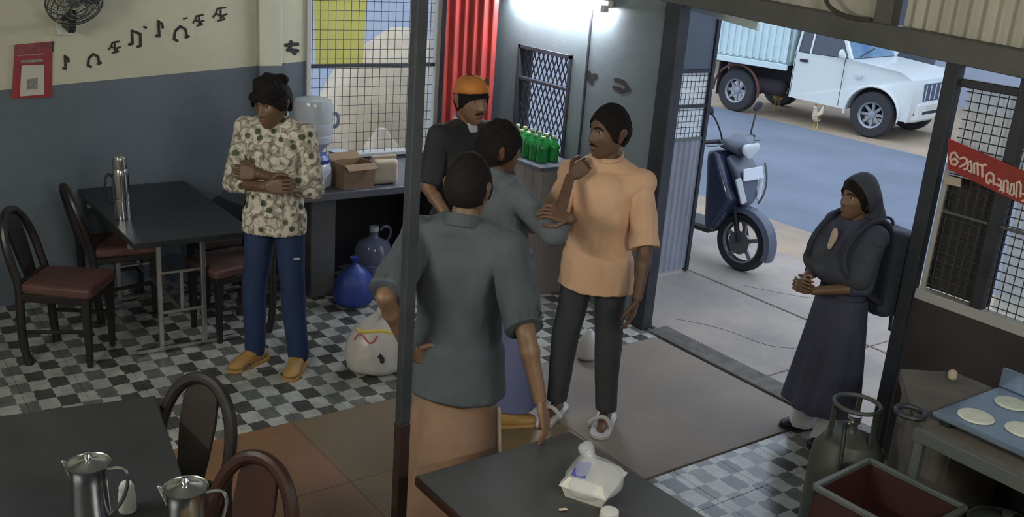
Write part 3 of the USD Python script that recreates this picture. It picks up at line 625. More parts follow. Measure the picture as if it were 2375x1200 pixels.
# ------------------------------------------------------------------ table things
fk = thing('vacuum_flask', 'tall shiny steel flask standing on the wall table', 'flask', (1.5, 5.93, .75), 0)
part(fk, 'flask_body', lathe([(0, 0), (.048, 0), (.05, .01), (.05, .12), (.0485, .124), (.0485, .13), (.05, .134), (.05, .27), (.043, .30), (.038, .31), (0, .31)]), 'chrome')
part(fk, 'cup_lid', lathe([(0, .308), (.04, .308), (.042, .36), (.036, .378), (.012, .385), (.012, .40), (0, .40)]), 'chrome')
part(fk, 'handle', tube(spline([(-.045, .0, .26), (-.085, 0, .25), (-.085, 0, .14), (-.047, 0, .12)], 16), .007), 'black_plastic')
def jug(label, loc, rz):
    t = thing('steel_jug', label, 'jug', loc, rz)
    part(t, 'jug_body', lathe([(0, 0), (.054, 0), (.057, .006), (.052, .10), (.050, .17), (.054, .205), (.062, .222), (.0635, .224), (.060, .220), (.052, .203), (.048, .17), (.05, .10), (.052, .01), (0, .008)], 36), 'chrome')
    part(t, 'lid', lathe([(0, .212), (.045, .208), (.058, .216), (.060, .221), (.045, .2215), (.02, .232), (0, .234)], 32), 'chrome')
    part(t, 'knob', lathe([(0, .232), (.008, .232), (.013, .246), (.008, .255), (0, .256)], 14), 'chrome')
    part(t, 'handle', tube(spline([(.055, 0, .208), (.085, 0, .213), (.112, 0, .195), (.10, 0, .12), (.062, 0, .06), (.052, 0, .05)], 24), .0055, 8), 'chrome')
    part(t, 'spout', tri(hull(ell((-.058, 0, .205), .012, 10), ell((-.072, 0, .222), .007, 10), ell((-.05, 0, .17), .008, 10))), 'chrome')
jug('steel jug on the left of the dark table, beside the salt shaker', (.56, 2.74, .75), -35)
jug('steel jug on the right of the dark table, nearest the red chair', (.76, 2.48, .75), -30)
ss = thing('salt_shaker', 'small white salt shaker between the two steel jugs', 'shaker', (.675, 2.83-.04, .75))
part(ss, 'shaker_body', lathe([(0, 0), (.025, 0), (.027, .006), (.0255, .06), (.022, .07), (0, .07)], 20), 'plastic_white'); part(ss, 'cap', lathe([(0, .07), (.0225, .07), (.0225, .085), (.016, .098), (0, .10)], 20), 'plastic_white')
tb = thing('takeaway_box', 'white foam takeaway box in a clear bag on the dark grey table', 'box', (2.04, 2.17, .75), 28)
bx = [np.array([(sx*a, sy*b, z) for sx, sy in ((-1, -1), (1, -1), (1, 1), (-1, 1))]) for z, a, b in ((0, .085, .065), (.04, .098, .078), (.043, .104, .084), (.047, .104, .084), (.05, .098, .078), (.075, .08, .06))]
part(tb, 'box_body', loft(bx), 'foam_white', smooth=False)
part(tb, 'hinge', beam((-.09, .083, .045), (.09, .083, .045), .012, .006), 'foam_white')
bagm = soft(hull(ell((0, 0, .045), (.118, .098, .05)), ell((.02, .03, .10), (.03, .03, .025))), .014, 4, .012, 22, 4)
bagm.vertices[:, 2] = np.maximum(bagm.vertices[:, 2], .001)
part(tb, 'carrier_film', bagm, 'clear_film'); part(tb, 'blue_print', box((-.035, .035, .088), (.09, .05, .003), .001, rz=8, ry=-6), 'print_blue', label='blue printed patch')
part(tb, 'knot', soft(hull(ell((.02, .03, .11), .02), ell((.03, .05, .13), .028)), .01, 3, .008, 30, 2), 'clear_film')
p_ = onz(1412, 1204, .752); single('round_lid', lathe([(0, 0), (.03, 0), (.032, .006), (.03, .03), (.024, .034), (0, .034)], 24, p_), 'plastic_white', 'small round white pot at the bottom edge on the grey table', 'pot')
p_ = onz(1306, 1184, .752); single('paper_scrap', box(p_+[0, 0, .003], (.03, .014, .006), .003, rz=-20), 'paper_cream', 'tiny crumpled white scrap on the grey table', 'scrap')

# ------------------------------------------------------------------ cooking counter at the right
ck = thing('cooking_counter', 'stone and steel cooking counter by the mesh panel', 'counter')
part(ck, 'stone_top', prism([(3.42, 1.86), (3.78, 2.16), (3.98, 2.02), (3.98, .2), (3.36, .2), (3.36, 1.78)], .05, .80), 'stone')
part(ck, 'stone_end', prism([(3.50, 1.88), (3.78, 2.13), (3.94, 2.0), (3.94, 1.72), (3.50, 1.72)], .80, 0), 'stone')
part(ck, 'front_rail', beam((3.345, 1.80, .82), (3.345, .2, .82), .03, .055), 'steel_dull')
part(ck, 'lower_rail', beam((3.345, 1.80, .30), (3.345, .2, .30), .03, .035), 'steel_dull')
for y in (1.77, .6): part(ck, 'leg', beam((3.35, y, 0), (3.35, y, .80), .035, .035), 'steel_dull')
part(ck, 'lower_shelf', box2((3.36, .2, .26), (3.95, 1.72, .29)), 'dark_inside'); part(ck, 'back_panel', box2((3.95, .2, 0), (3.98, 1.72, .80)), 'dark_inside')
gd = thing('griddle', 'large blue-grey iron griddle plate on the cooking counter', 'griddle')
part(gd, 'plate', box2((3.42, .7, .875), (3.92, 1.79, .90), .008), 'griddle')
part(gd, 'splash_rim', box2((3.90, .7, .90), (3.915, 1.79, .985), .004), 'griddle'); 
for x, y in ((3.46, 1.74), (3.88, 1.74), (3.46, .75), (3.88, .75)): part(gd, 'foot', box2((x-.02, y-.02, .85), (x+.02, y+.02, .876)), 'dark_inside')
for (px, py, r, lab) in ((2263, 968, .066, 'round white pancake at the front left of the griddle'), (2345, 938, .062, 'round white pancake behind the front left one on the griddle'), (2374, 1000, .066, 'round white pancake at the front right edge of the griddle'), (2380, 905, .06, 'round white pancake at the back of the griddle')):
    q = onz(px, py, .901); single('pancake', lathe([(0, 0), (r, 0), (r*1.02, .003), (r*.95, .008), (0, .010)], 30, q), 'dosa', lab, 'pancake')
q = onz(2110, 962, .852); single('iron_ring', tube([(q[0]+.055*math.cos(a), q[1]+.055*math.sin(a), .862) for a in np.arange(30)*2*math.pi/30], .011, 8, True), 'dark_steel', 'dark iron ring lying on the corner of the stone counter', 'ring')
q = onz(2207, 880, .85); single('stone_block', box(q+[0, 0, .02], (.05, .035, .04), .01, rz=30), 'paper_cream', 'small pale block at the back corner of the stone counter', 'block')
q = onz(2318, 1005, .85)
for (x, y, r, h, mt, lab) in ((3.60, 1.50, .13, .2, 'steel_dull', 'dull round pot with lid at the left on the lower shelf'), (3.60, 1.15, .15, .24, 'dark_steel', 'dark deep pot in the middle of the lower shelf')):
    t = thing('cooking_pot', lab, 'pot', (x, y, .29))
    part(t, 'pot_body', lathe([(0, 0), (r*.9, 0), (r, .03), (r, h), (r+.01, h+.005), (r-.005, h), (r-.006, .03), (0, .01)]), mt); part(t, 'lid', lathe([(0, h+.002), (r, h+.002), (r*.6, h+.03), (.02, h+.04), (.02, h+.06), (0, h+.06)]), mt)
# gas cylinder
gc = thing('gas_cylinder', 'grey-green gas cylinder with ring handle beside the stone counter', 'gas cylinder', (3.49, 2.15, 0))
part(gc, 'cylinder_body', lathe([(0, .02), (.12, .02), (.152, .06), (.155, .12), (.155, .30), (.157, .305), (.155, .31), (.155, .46), (.148, .53), (.11, .59), (.05, .615), (0, .62)], 36), 'gas_green')
part(gc, 'foot_ring', lathe([(.115, 0), (.125, 0), (.125, .05), (.115, .05)], 30), 'gas_green')
part(gc, 'handle_ring', tube([(.095*math.cos(a), .095*math.sin(a), .75) for a in np.arange(36)*2*math.pi/36], .010, 8, True), 'gas_green')
for a in (.5, 2.6, 4.7): part(gc, 'handle_strut', beam((.10*math.cos(a), .10*math.sin(a), .57), (.095*math.cos(a), .095*math.sin(a), .75), .035, .006, 0), 'gas_green')
part(gc, 'valve', cat(rod((0, 0, .61), (0, 0, .68), .018), rod((-.05, 0, .66), (.03, 0, .66), .013), lathe([(0, .68), (.028, .68), (.028, .70), (0, .70)], 16)), 'brushed_steel')
part(gc, 'hose', tube(spline([(-.05, 0, .66), (-.12, -.04, .66), (-.16, -.08, .5), (-.17, -.1, .3)], 20), .009), 'black_plastic')
part(gc, 'round_mark', lathe([(0, 0), (.02, 0), (.02, .003), (0, .003)], 18).apply_transform(trimesh.transformations.rotation_matrix(math.pi/2, [1, 0, 0])).apply_transform(trimesh.transformations.rotation_matrix(-.98, [0, 0, 1])).apply_translation((-.155*math.sin(.98), -.155*math.cos(.98), .46)), 'plastic_white', label='small white disc on the cylinder')
# red open bin with steel rim
rb = thing('red_bin', 'dark red open metal bin with a grey rim at the lower right', 'bin', (3.12, 1.72, 0), 3)
hx, hy, H_ = .185, .20, .645
part(rb, 'bin_body', cat(box2((-hx, -hy, .02), (-hx+.008, hy, H_)), box2((hx-.008, -hy, .02), (hx, hy, H_)), box2((-hx, -hy, .02), (hx, -hy+.008, H_)), box2((-hx, hy-.008, .02), (hx, hy, H_)), box2((-hx, -hy, .0), (hx, hy, .02))), 'bin_red', smooth=False)
part(rb, 'rim', cat(beam((-hx, -hy, H_), (hx, -hy, H_), .022, .022), beam((-hx, hy, H_), (hx, hy, H_), .022, .022), beam((-hx, -hy, H_), (-hx, hy, H_), .022, .022), beam((hx, -hy, H_), (hx, hy, H_), .022, .022)), 'steel_dull')
single('dark_refuse_bag', trimesh.Trimesh(sackmesh(.16, .17, .46, 3).vertices+np.array([3.12, 1.72, .021]), sackmesh(.16, .17, .46, 3).faces), 'bin_red', 'dark red bag stuffed inside the open metal bin', 'bag')

# ------------------------------------------------------------------ outside
ap = numbered('/World', 'concrete_apron'); UsdGeom.Xform.Define(stage, ap); props(ap, 'pale cracked concrete apron between doorway and road', kind='structure')
for a, b in (((4.70, 3.62), (5.855, 9.5)), ((4.70, -3.), (5.855, 3.605)), ((5.875, 3.62), (7.05, 9.5)), ((5.875, -3.), (7.05, 3.605))):
    part(ap, 'slab', box2((*a, -.16), (*b, -.008), .006), 'concrete')
part(ap, 'joint_bed', box2((4.62, -3, -.3), (7.06, 9.5, -.03)), 'kerb')
cr = spline([(4.95, 4.6, -.0095), (5.15, 4.2, -.0095), (5.2, 3.95, -.0095), (5.5, 3.75, -.0095)], 20)
part(ap, 'crack', tube(cr, .004, 6), 'kerb'); part(ap, 'crack', tube(spline([(6.0, 4.9, -.0095), (6.25, 4.5, -.0095), (6.5, 4.35, -.0095), (6.95, 4.25, -.0095)], 20), .004, 6), 'kerb')
single('dirt_shoulder', box2((7.05, -20, -.3), (8.0, 40, -.05)), 'dirt', 'strip of sandy dirt beside the road', 'ground', kind='structure')
single('road', box2((8.0, -20, -.3), (13.1, 40, -.06)), 'asphalt', 'bluish grey asphalt road in front of the shop', 'road', kind='structure')
single('far_verge', box2((13.1, -20, -.3), (30, 40, -.10)), 'dirt', 'sandy verge under the parked truck', 'ground', kind='structure')
single('near_ground', box2((-3, 9.5, -.3), (7.05, 40, -.05)), 'dirt', 'bare ground beyond the side yard', 'ground', kind='structure')
fw_ = numbered('/World', 'far_building'); UsdGeom.Xform.Define(stage, fw_); props(fw_, 'bluish wall and dark shopfront across the road', 'building', kind='structure')
fw_w = part(fw_, 'wall', box2((19, -12, -.2), (19.3, 11.5, 4.5)), 'far_wall'); part(fw_, 'shopfront', box2((19, 11.5, -.2), (19.4, 34, 5)), 'far_wall_dark')
part(fw_, 'roof_edge', box2((18.2, -12, 4.3), (19.2, 11.5, 4.5)), 'far_wall')
# corrugated side partition left of the apron
pf = thing('side_partition', 'partition of ribbed grey sheet, wire mesh and dark board left of the apron', 'fence')
part(pf, 'ribbed_sheet', trimesh.Trimesh(corrug(4.75, 5.84, .02, 1.10, 0, .008, .06).vertices[:, [1, 0, 2]]+np.array([0, 5.37, 0]), corrug(4.75, 5.84, .02, 1.10, 0, .008, .06).faces[:, ::-1]), 'fence_sheet')
part(pf, 'post', box2((5.80, 5.35, 0), (5.835, 5.39, 2.3), .003), 'dark_steel'); part(pf, 'rail', box2((4.75, 5.36, 1.36), (5.82, 5.385, 1.385)), 'dark_steel'); part(pf, 'rail', box2((4.75, 5.36, 1.10), (5.82, 5.39, 1.125)), 'steel_dull')
part(pf, 'rail', box2((4.75, 5.36, 1.63), (5.82, 5.39, 1.655)), 'dark_steel')
part(pf, 'wire_mesh', cat(*[rod((x, 5.372, 1.12), (x, 5.372, 1.64), .0025, 6) for x in np.arange(4.8, 5.8, .045)], *[rod((4.78, 5.376, z), (5.82, 5.376, z), .0025, 6) for z in np.arange(1.16, 1.63, .045)]), 'wire_grey')
part(pf, 'mesh_film', box2((4.78, 5.382, 1.12), (5.80, 5.385, 1.64)), 'mesh_backing', label='pale translucent sheet behind the mesh')
part(pf, 'dark_board', box2((4.75, 5.37, 1.655), (5.82, 5.39, 2.7), .003), 'far_wall_dark', label='dark upper board')
aw = thing('awning_strip', 'white edge of an awning running along the top of the doorway outside', 'awning')
a0, a1, a2 = onx(1582, 10, 5.1), onx(1720, 52, 5.1), onx(1760, 62, 5.1)
part(aw, 'gutter', beam(a0, a2, .03, .05), 'truck_white'); part(aw, 'sheet', trimesh.convex.convex_hull(np.array([a0+[0, 0, .02], a2+[0, 0, .02], a0+[-.36, 0, .28], a2+[-.36, 0, .28], a0+[0, 0, .03], a2+[0, 0, .03], a0+[-.36, 0, .29], a2+[-.36, 0, .29]])), 'truck_white')

# pickup truck with a boxed load bed ------------------------------------------------
TK = thing('pickup_truck', 'white pickup truck with a ribbed cargo bed parked across the road', 'truck', (13.79+.75*math.sin(math.radians(80)), 9.22+.75*math.cos(math.radians(80)), -.10), -80)
W = .86                                 # half width; x forward, near side is y = -W
prof = [(.80, .34), (.84, .55), (.82, .80), (.74, .98), (.30, 1.10), (-.35, 1.15), (-.42, 1.17), (-.42, .3), (-.38, .3), (.42, .3)]
arch = sg.Point(0, .36).buffer(.44, 16)
body = sg.Polygon([(.80, .34), (.85, .52), (.83, .82), (.76, .97), (.35, 1.08), (-.50, 1.16), (-1.88, 1.16), (-1.88, .42), (-.44, .38), (-.40, .34)]).difference(arch)
m = sideprism(body, -W, W)
V = m.vertices; f = np.clip((V[:, 0]-.1)/.75, 0, 1); m.vertices = np.c_[V[:, 0], V[:, 1]*(1-.10*f*f), V[:, 2]]
part(TK, 'body', m, 'truck_white', smooth=30)
cabp = lambda w: None
cb_ = [np.array([(x, s*y, z) for x, s, y in q]) for z, q in ((1.15, [(-.46, -1, .84), (-.46, 1, .84), (-1.87, 1, .84), (-1.87, -1, .84)]), (1.80, [(-1.10, -1, .68), (-1.10, 1, .68), (-1.80, 1, .70), (-1.80, -1, .70)]), (1.86, [(-1.18, -1, .60), (-1.18, 1, .60), (-1.74, 1, .62), (-1.74, -1, .62)]))] if False else None
def quad(p, th, mat_, nm, parent=TK, inset=0.):
    P = np.array(p, float); n = np.cross(P[1]-P[0], P[2]-P[0]); n /= np.linalg.norm(n); c = P.mean(0); P = c+(P-c)*(1-inset)
    return part(parent, nm, trimesh.convex.convex_hull(np.vstack([P+n*th/2, P-n*th/2])), mat_, smooth=False)
A0, A1 = (-.50, .82, 1.155), (-1.02, .70, 1.80)
B0, B1 = (-1.84, .83, 1.155), (-1.80, .71, 1.80)
s1 = lambda p, s: (p[0], s*p[1], p[2])
part(TK, 'roof', tri(hull(*[ell((x, y, 1.82), (.08, .08, .04), 10) for x in (-1.08, -1.74) for y in (-.62, .62)])), 'truck_white')
for s in (-1, 1):
    part(TK, 'pillar', beam(s1(A0, s), s1(A1, s), .06, .07), 'truck_white'); part(TK, 'pillar', beam(s1(B0, s), s1(B1, s), .05, .07), 'truck_white')
    M0, M1 = (-1.50, .825, 1.155), (-1.50, .705, 1.80); part(TK, 'pillar', beam(s1(M0, s), s1(M1, s), .04, .06), 'truck_white')
    quad([s1(A0, s), s1(A1, s), s1(B1, s), s1(B0, s)], .01, 'glass_dark', 'side_window', inset=.04)
quad([s1(A0, 1), s1(A1, 1), s1(A1, -1), s1(A0, -1)], .01, 'glass_tint', 'windscreen', inset=.05)
quad([s1(B0, 1), s1(B1, 1), s1(B1, -1), s1(B0, -1)], .01, 'glass_dark', 'rear_window', inset=.04)
part(TK, 'wiper', beam((-.47, -.55, 1.20), (-.60, .1, 1.30), .02, .015), 'black_plastic')
def wheel(parent, x, y, r, w, side):
    ti = part(parent, 'wheel', lathe([(r*.58, -w/2), (r*.92, -w/2), (r, -w*.32), (r, w*.32), (r*.92, w/2), (r*.58, w/2)], 36).apply_transform(trimesh.transformations.rotation_matrix(math.pi/2, [1, 0, 0])).apply_translation((x, y, r)), 'rubber')
    rim = [lathe([(r*.5, -w*.35), (r*.6, -w*.45), (r*.6, w*.45), (r*.5, w*.35)], 30), lathe([(0, -.02), (r*.16, -.02), (r*.16, .05), (0, .06)], 18)]
    for k in range(8):
        a = k*math.pi/4; rim.append(beam((r*.12*math.cos(a), r*.12*math.sin(a), .02), (r*.55*math.cos(a), r*.55*math.sin(a), .03), r*.14, .03))
    q = cat(*rim); q.apply_transform(trimesh.transformations.rotation_matrix(math.pi/2*side, [1, 0, 0])); q.apply_translation((x, y, r)); usdkit.mesh(stage, numbered(ti, 'rim'), q, MAT['wheel_grey'], smooth=35)
for x in (0, -2.48):
    wheel(TK, x, -W+.11, .36, .2, 1); wheel(TK, x, W-.11, .36, .2, -1)
def archtrim(x, y): return tube([(x+.45*math.cos(a), y, .36+.45*math.sin(a)) for a in np.linspace(-.1, math.pi+.1, 22)], .022, 8)
part(TK, 'wheel_arch', archtrim(0, -W-.0), 'truck_white'); part(TK, 'wheel_arch', archtrim(0, W), 'truck_white')
part(TK, 'arch_liner', box2((-.42, -W+.22, .3), (.42, W-.22, .78)), 'under_dark')
part(TK, 'grille', box2((.80, -.36, .62), (.845, .36, .90), .01), 'grille_dark')
for k in range(4): part(TK, 'grille_bar', box2((.84, -.27+k*.18-.022, .64), (.858, -.27+k*.18+.022, .88), .006), 'lamp_glass')
for s in (-1, 1):
    part(TK, 'headlamp', tri(hull(ell((.76, s*.50, .83), (.05, .06, .06), 12), ell((.62, s*.74, .86), (.05, .05, .045), 12), ell((.74, s*.62, .76), (.05, .06, .03), 12))), 'lamp_glass')
    part(TK, 'fog_lamp', lathe([(0, 0), (.06, 0), (.06, .03), (0, .03)], 16).apply_transform(trimesh.transformations.rotation_matrix(math.pi/2, [0, 1, 0])).apply_translation((.805, s*.55, .47)), 'black_plastic')
part(TK, 'bumper', tri(hull(*[ell((x, y, z), .05, 10) for x, y in ((.84, -.45), (.84, .45), (.70, -.74), (.70, .74)) for z in (.36, .56)])), 'truck_white')
part(TK, 'air_intake', box2((.86, -.30, .42), (.90, .30, .47), .006), 'black_plastic'); part(TK, 'number_plate', box2((.88, -.2, .50), (.902, .2, .57), .003), 'plastic_white')
for s in (-1, 1):
    part(TK, 'door_handle', box((-1.62, s*(W+.012), 1.04), (.2, .03, .045), .01), 'black_plastic')
    part(TK, 'mirror', tri(hull(ell((-.62, s*1.02, 1.24), (.04, .09, .08), 12), ell((-.58, s*.95, 1.2), (.03, .04, .04), 10))), 'truck_white')
    part(TK, 'door_seam', box2((-1.86, s*W-.004, .45), (-1.85, s*W+.004, 1.15)), 'under_dark'); part(TK, 'door_seam', box2((-.62, s*W-.004, .42), (-.61, s*W+.004, 1.15)), 'under_dark')
    part(TK, 'side_lamp', box((-.30, s*(W+.004), .92), (.10, .02, .06), .006), 'lamp_glass')
# cargo bed with ribs
x0, x1, z0, z1, w_ = -4.15, -1.98, .92, 1.95, .93
bd = part(TK, 'cargo_bed', cat(box2((x0, -w_, z0), (x1, -w_+.04, z1)), box2((x0, w_-.04, z0), (x1, w_, z1)), box2((x0, -w_, z0), (x0+.04, w_, z1)), box2((x1-.04, -w_, z0), (x1, w_, z1)), box2((x0, -w_, z0), (x1, w_, z0+.06))), 'truck_bed', smooth=False)
for k in range(12):
    xx = x0+.06+k*(x1-x0-.14)/11
    for s in (-1, 1): usdkit.mesh(stage, numbered(bd, 'rib'), box((xx, s*(w_+.012), (z0+z1)/2), (.09, .03, z1-z0-.06), .012), MAT['truck_bed'], smooth=False)
for s in (-1, 1): part(TK, 'bed_rail', box2((x0, s*w_-.03, z0-.08), (x1, s*w_+.03, z0+.02), .008), 'truck_bed')
part(TK, 'chassis', cat(box2((x0+.1, -.45, .50), (-.4, -.35, .66)), box2((x0+.1, .35, .50), (-.4, .45, .66)), box2((x0+.2, -.45, .66), (x1, .45, .86))), 'under_dark')
part(TK, 'axle', cat(rod((-3.35, -.7, .36), (-3.35, .7, .36), .06), lathe([(0, -.12), (.14, 0), (0, .12)], 14, (-3.35, 0, .36))), 'under_dark')
part(TK, 'mudflap', box2((-3.88, -W-.02, .25), (-3.86, -W+.25, .85)), 'under_dark'); part(TK, 'mudguard', archtrim(-3.35, -W+.02), 'mud_red')
part(TK, 'tail_lamp', box((-4.17, -.80, .80), (.04, .12, .08), .006), 'lamp_glass')
part(TK, 'fuel_tank', tri(hull(ell((-2.3, -.6, .5), .14), ell((-2.9, -.6, .5), .14))), 'under_dark')

def tkmap(x, shift):
    if shift: return x+.87
    return np.where(x > .44, .44+(x-.44)*.32, np.where(x < -.44, -.44+(x+.44)*.70, x))
for pr_ in Usd.PrimRange(stage.GetPrimAtPath(TK)):
    if pr_.IsA(UsdGeom.Mesh) and '/wheel' not in str(pr_.GetPath()).replace('wheel_arch', 'arch'):
        at_ = UsdGeom.Mesh(pr_).GetPointsAttr(); v_ = np.array(at_.Get()); v_[:, 0] = tkmap(v_[:, 0], pr_.GetName().startswith('mudguard')); at_.Set(v_)

# scooter ---------------------------------------------------------------------------
SC = thing('scooter', 'dark blue scooter with mirrors parked on the apron beside the partition', 'scooter', (6.28, 5.20, -.008), -84)
def swheel(x): 
    r, w = .25, .085
    t = part(SC, 'wheel', lathe([(r*.72, -w*.42), (r*.92, -w*.5), (r, -w*.2), (r, w*.2), (r*.92, w*.5), (r*.72, w*.42)], 40).apply_transform(trimesh.transformations.rotation_matrix(math.pi/2, [1, 0, 0])).apply_translation((x, 0, r)), 'rubber')
    q = [lathe([(r*.66, -w*.3), (r*.74, -w*.4), (r*.74, w*.4), (r*.66, w*.3)], 30), lathe([(0, -.05), (.05, -.05), (.06, 0), (.05, .05), (0, .05)], 18)]
    for k in range(5):
        a = k*2*math.pi/5+.3; q.append(beam((.03*math.cos(a), .03*math.sin(a), 0), (r*.7*math.cos(a), r*.7*math.sin(a), 0), .035, .025))
    q = cat(*q); q.apply_transform(trimesh.transformations.rotation_matrix(math.pi/2, [1, 0, 0])); q.apply_translation((x, 0, r)); usdkit.mesh(stage, numbered(t, 'rim'), q, MAT['wheel_grey'], smooth=35)
swheel(0); swheel(-1.24)
part(SC, 'fork', cat(rod((.0, .06, .25), (-.14, .05, .66), .022), rod((.0, -.06, .25), (-.14, -.05, .66), .022)), 'black_plastic')
part(SC, 'brake_disc', lathe([(0, 0), (.10, 0), (.10, .006), (0, .006)], 24).apply_transform(trimesh.transformations.rotation_matrix(math.pi/2, [1, 0, 0])).apply_translation((0, -.056, .25)), 'steel_dull')
fen = []
for a in np.linspace(-.35, 2.55, 16):
    r = .285; c = np.array([r*math.cos(a), 0, .25+r*math.sin(a)]); e = np.array([math.cos(a), 0, math.sin(a)])
    fen.append(np.array([c-e*.03+[0, -.075, 0], c+e*.012+[0, -.055, 0], c+e*.022, c+e*.012+[0, .055, 0], c-e*.03+[0, .075, 0], c-e*.0+[0, .045, 0], c-e*.0+[0, -.045, 0]]))
part(SC, 'front_fender', loft(fen), 'scooter_grey')
part(SC, 'leg_shield', soft(hull(ell((-.10, .16, .62), (.06, .06, .05)), ell((-.10, -.16, .62), (.06, .06, .05)), ell((-.26, .19, .95), (.06, .06, .05)), ell((-.26, -.19, .95), (.06, .06, .05)), ell((-.24, .14, .36), (.05, .06, .05)), ell((-.24, -.14, .36), (.05, .06, .05))), .03, 3), 'scooter_blue')
part(SC, 'front_panel', soft(hull(ell((-.05, .10, .80), (.03, .05, .05)), ell((-.05, -.10, .80), (.03, .05, .05)), ell((-.02, .05, .60), (.03, .04, .04)), ell((-.02, -.05, .60), (.03, .04, .04)), ell((-.16, .12, .93), (.03, .04, .03)), ell((-.16, -.12, .93), (.03, .04, .03))), .03, 3), 'scooter_grey')
part(SC, 'number_plate', box((.0, 0, .83), (.015, .26, .10), .004, ry=-12), 'scooter_white'); 
for s in (-1, 1): part(SC, 'side_flash', beam((-.02, s*.17, .80), (.02, s*.10, .60), .03, .05), 'scooter_white')
part(SC, 'handlebar_cowl', soft(hull(ell((-.20, .14, 1.06), (.07, .07, .05)), ell((-.20, -.14, 1.06), (.07, .07, .05)), ell((-.12, 0, 1.02), (.07, .10, .07)), ell((-.22, 0, 1.10), (.05, .08, .04))), .02, 3), 'scooter_grey')
part(SC, 'headlamp', tri(hull(ell((-.055, .08, 1.03), (.02, .04, .04)), ell((-.055, -.08, 1.03), (.02, .04, .04)), ell((-.06, 0, .97), (.02, .05, .03)))), 'lamp_glass')
for s in (-1, 1):
    part(SC, 'hand_grip', rod((-.24, s*.18, 1.07), (-.30, s*.37, 1.06), .019), 'black_plastic'); part(SC, 'brake_lever', tube(spline([(-.18, s*.2, 1.06), (-.19, s*.3, 1.05), (-.23, s*.37, 1.05)], 10), .007, 6), 'steel_dull')
    st = part(SC, 'mirror', tri(hull(ell((-.27, s*.34, 1.33), (.012, .055, .035)), ell((-.27, s*.30, 1.31), (.012, .03, .025)))), 'black_plastic')
    usdkit.mesh(stage, numbered(st, 'stem'), tube(spline([(-.21, s*.19, 1.08), (-.23, s*.24, 1.2), (-.26, s*.31, 1.3)], 12), .007, 6), MAT['black_plastic'], smooth=35)
part(SC, 'floorboard', box2((-.75, -.15, .27), (-.25, .15, .33), .02), 'black_plastic')
part(SC, 'rear_body', soft(hull(ell((-.78, .13, .50), (.10, .07, .14)), ell((-.78, -.13, .50), (.10, .07, .14)), ell((-1.6, .10, .68), (.12, .06, .06)), ell((-1.6, -.10, .68), (.12, .06, .06)), ell((-1.3, .13, .52), (.12, .06, .1)), ell((-1.3, -.13, .52), (.12, .06, .1))), .04, 3), 'scooter_blue')
part(SC, 'seat', soft(hull(ell((-.80, 0, .76), (.12, .12, .05)), ell((-1.45, 0, .83), (.14, .12, .05))), .03, 3), 'black_plastic')
part(SC, 'engine', cat(box((-1.15, .13, .28), (.4, .08, .16), .03), rod((-1.0, -.14, .28), (-1.5, -.17, .32), .05)), 'steel_dull')
part(SC, 'centre_stand', cat(rod((-.95, .1, .25), (-1.0, .16, .0), .014), rod((-.95, -.1, .25), (-1.0, -.16, .0), .014)), 'black_plastic')
part(SC, 'basket_guard', tube(spline([(.0, .14, .56), (.03, .17, .72), (-.02, .18, .9)], 12), .008, 6), 'steel_dull')

# two hens on the far verge -----------------------------------------------------------
def hen(label, loc, rz, s, mt):
    t = thing('hen', label, 'hen', loc, rz)
    b = add([hull(ell((0, 0, .21*s), (.10*s, .075*s, .085*s)), ell((-.07*s, 0, .23*s), (.06*s, .06*s, .06*s))), bone((.07*s, 0, .25*s), .05*s, (.11*s, 0, .36*s), .028*s), ell((.12*s, 0, .385*s), (.035*s, .026*s, .03*s)), hull(ell((-.10*s, 0, .25*s), .045*s), ell((-.19*s, 0, .35*s), (.03*s, .012*s, .05*s)))])
    part(t, 'hen_body', soft(b, .015, 4), mt)
    part(t, 'comb', tri(hull(ell((.10*s, 0, .42*s), (.025*s, .005, .014*s), 10), ell((.13*s, 0, .415*s), (.015*s, .005, .01*s), 10))), 'hen_red'); part(t, 'beak', tri(hull(ell((.145*s, 0, .385*s), .01*s, 8), ell((.175*s, 0, .375*s), .003*s, 8))), 'print_yellow')
    part(t, 'wing', tri(hull(ell((.04*s, .072*s, .22*s), (.04*s, .015*s, .04*s)), ell((-.08*s, .06*s, .23*s), (.04*s, .01*s, .03*s)))), 'hen_dark'); part(t, 'wing', tri(hull(ell((.04*s, -.072*s, .22*s), (.04*s, .015*s, .04*s)), ell((-.08*s, -.06*s, .23*s), (.04*s, .01*s, .03*s)))), 'hen_dark')
    for q in (-1, 1): part(t, 'leg', cat(rod((0, q*.03*s, .15*s), (.0, q*.03*s, .005), .007*s, 6), beam((-.02*s, q*.03*s, .006), (.05*s, q*.03*s, .006), .03*s, .008, 0)), 'print_yellow')
hen('yellowish hen by the rear wheel of the white truck', onz(1800, 256, -.10), 20, 1.3, 'hen_cream')
hen('whitish hen at the road edge near the front wheel of the white truck', onz(1890, 300, -.10), 190, .95, 'hen_white')
tr_ = thing('roadside_shrub', 'dark green shrub beyond the truck', 'shrub', (18.0, 15.5, -.1))
lf = []
for k in range(900):
    d = RNG.normal(size=3); d /= np.linalg.norm(d); c = d*np.array([1.3, 2.0, 1.0])*RNG.uniform(.7, 1.)+np.array([0, 0, 1.3])
    q = trimesh.Trimesh(np.array([[0, 0, 0], [.12, .05, .02], [.24, 0, -.03], [.12, -.05, .02]]), [[0, 1, 2], [0, 2, 3]], process=False); q.apply_transform(trimesh.transformations.random_rotation_matrix(RNG.random(3))); q.apply_translation(c); lf.append(q)
part(tr_, 'foliage', cat(*lf), 'leaf', smooth=False, kind='stuff'); part(tr_, 'stem', cat(*[tube(spline([(0, 0, 0), (.1*a, .3*a, .6), (.3*a, .7*a, 1.4)], 8), .03, 6) for a in (-1.5, -.5, .6, 1.4)]), 'dark_wood')

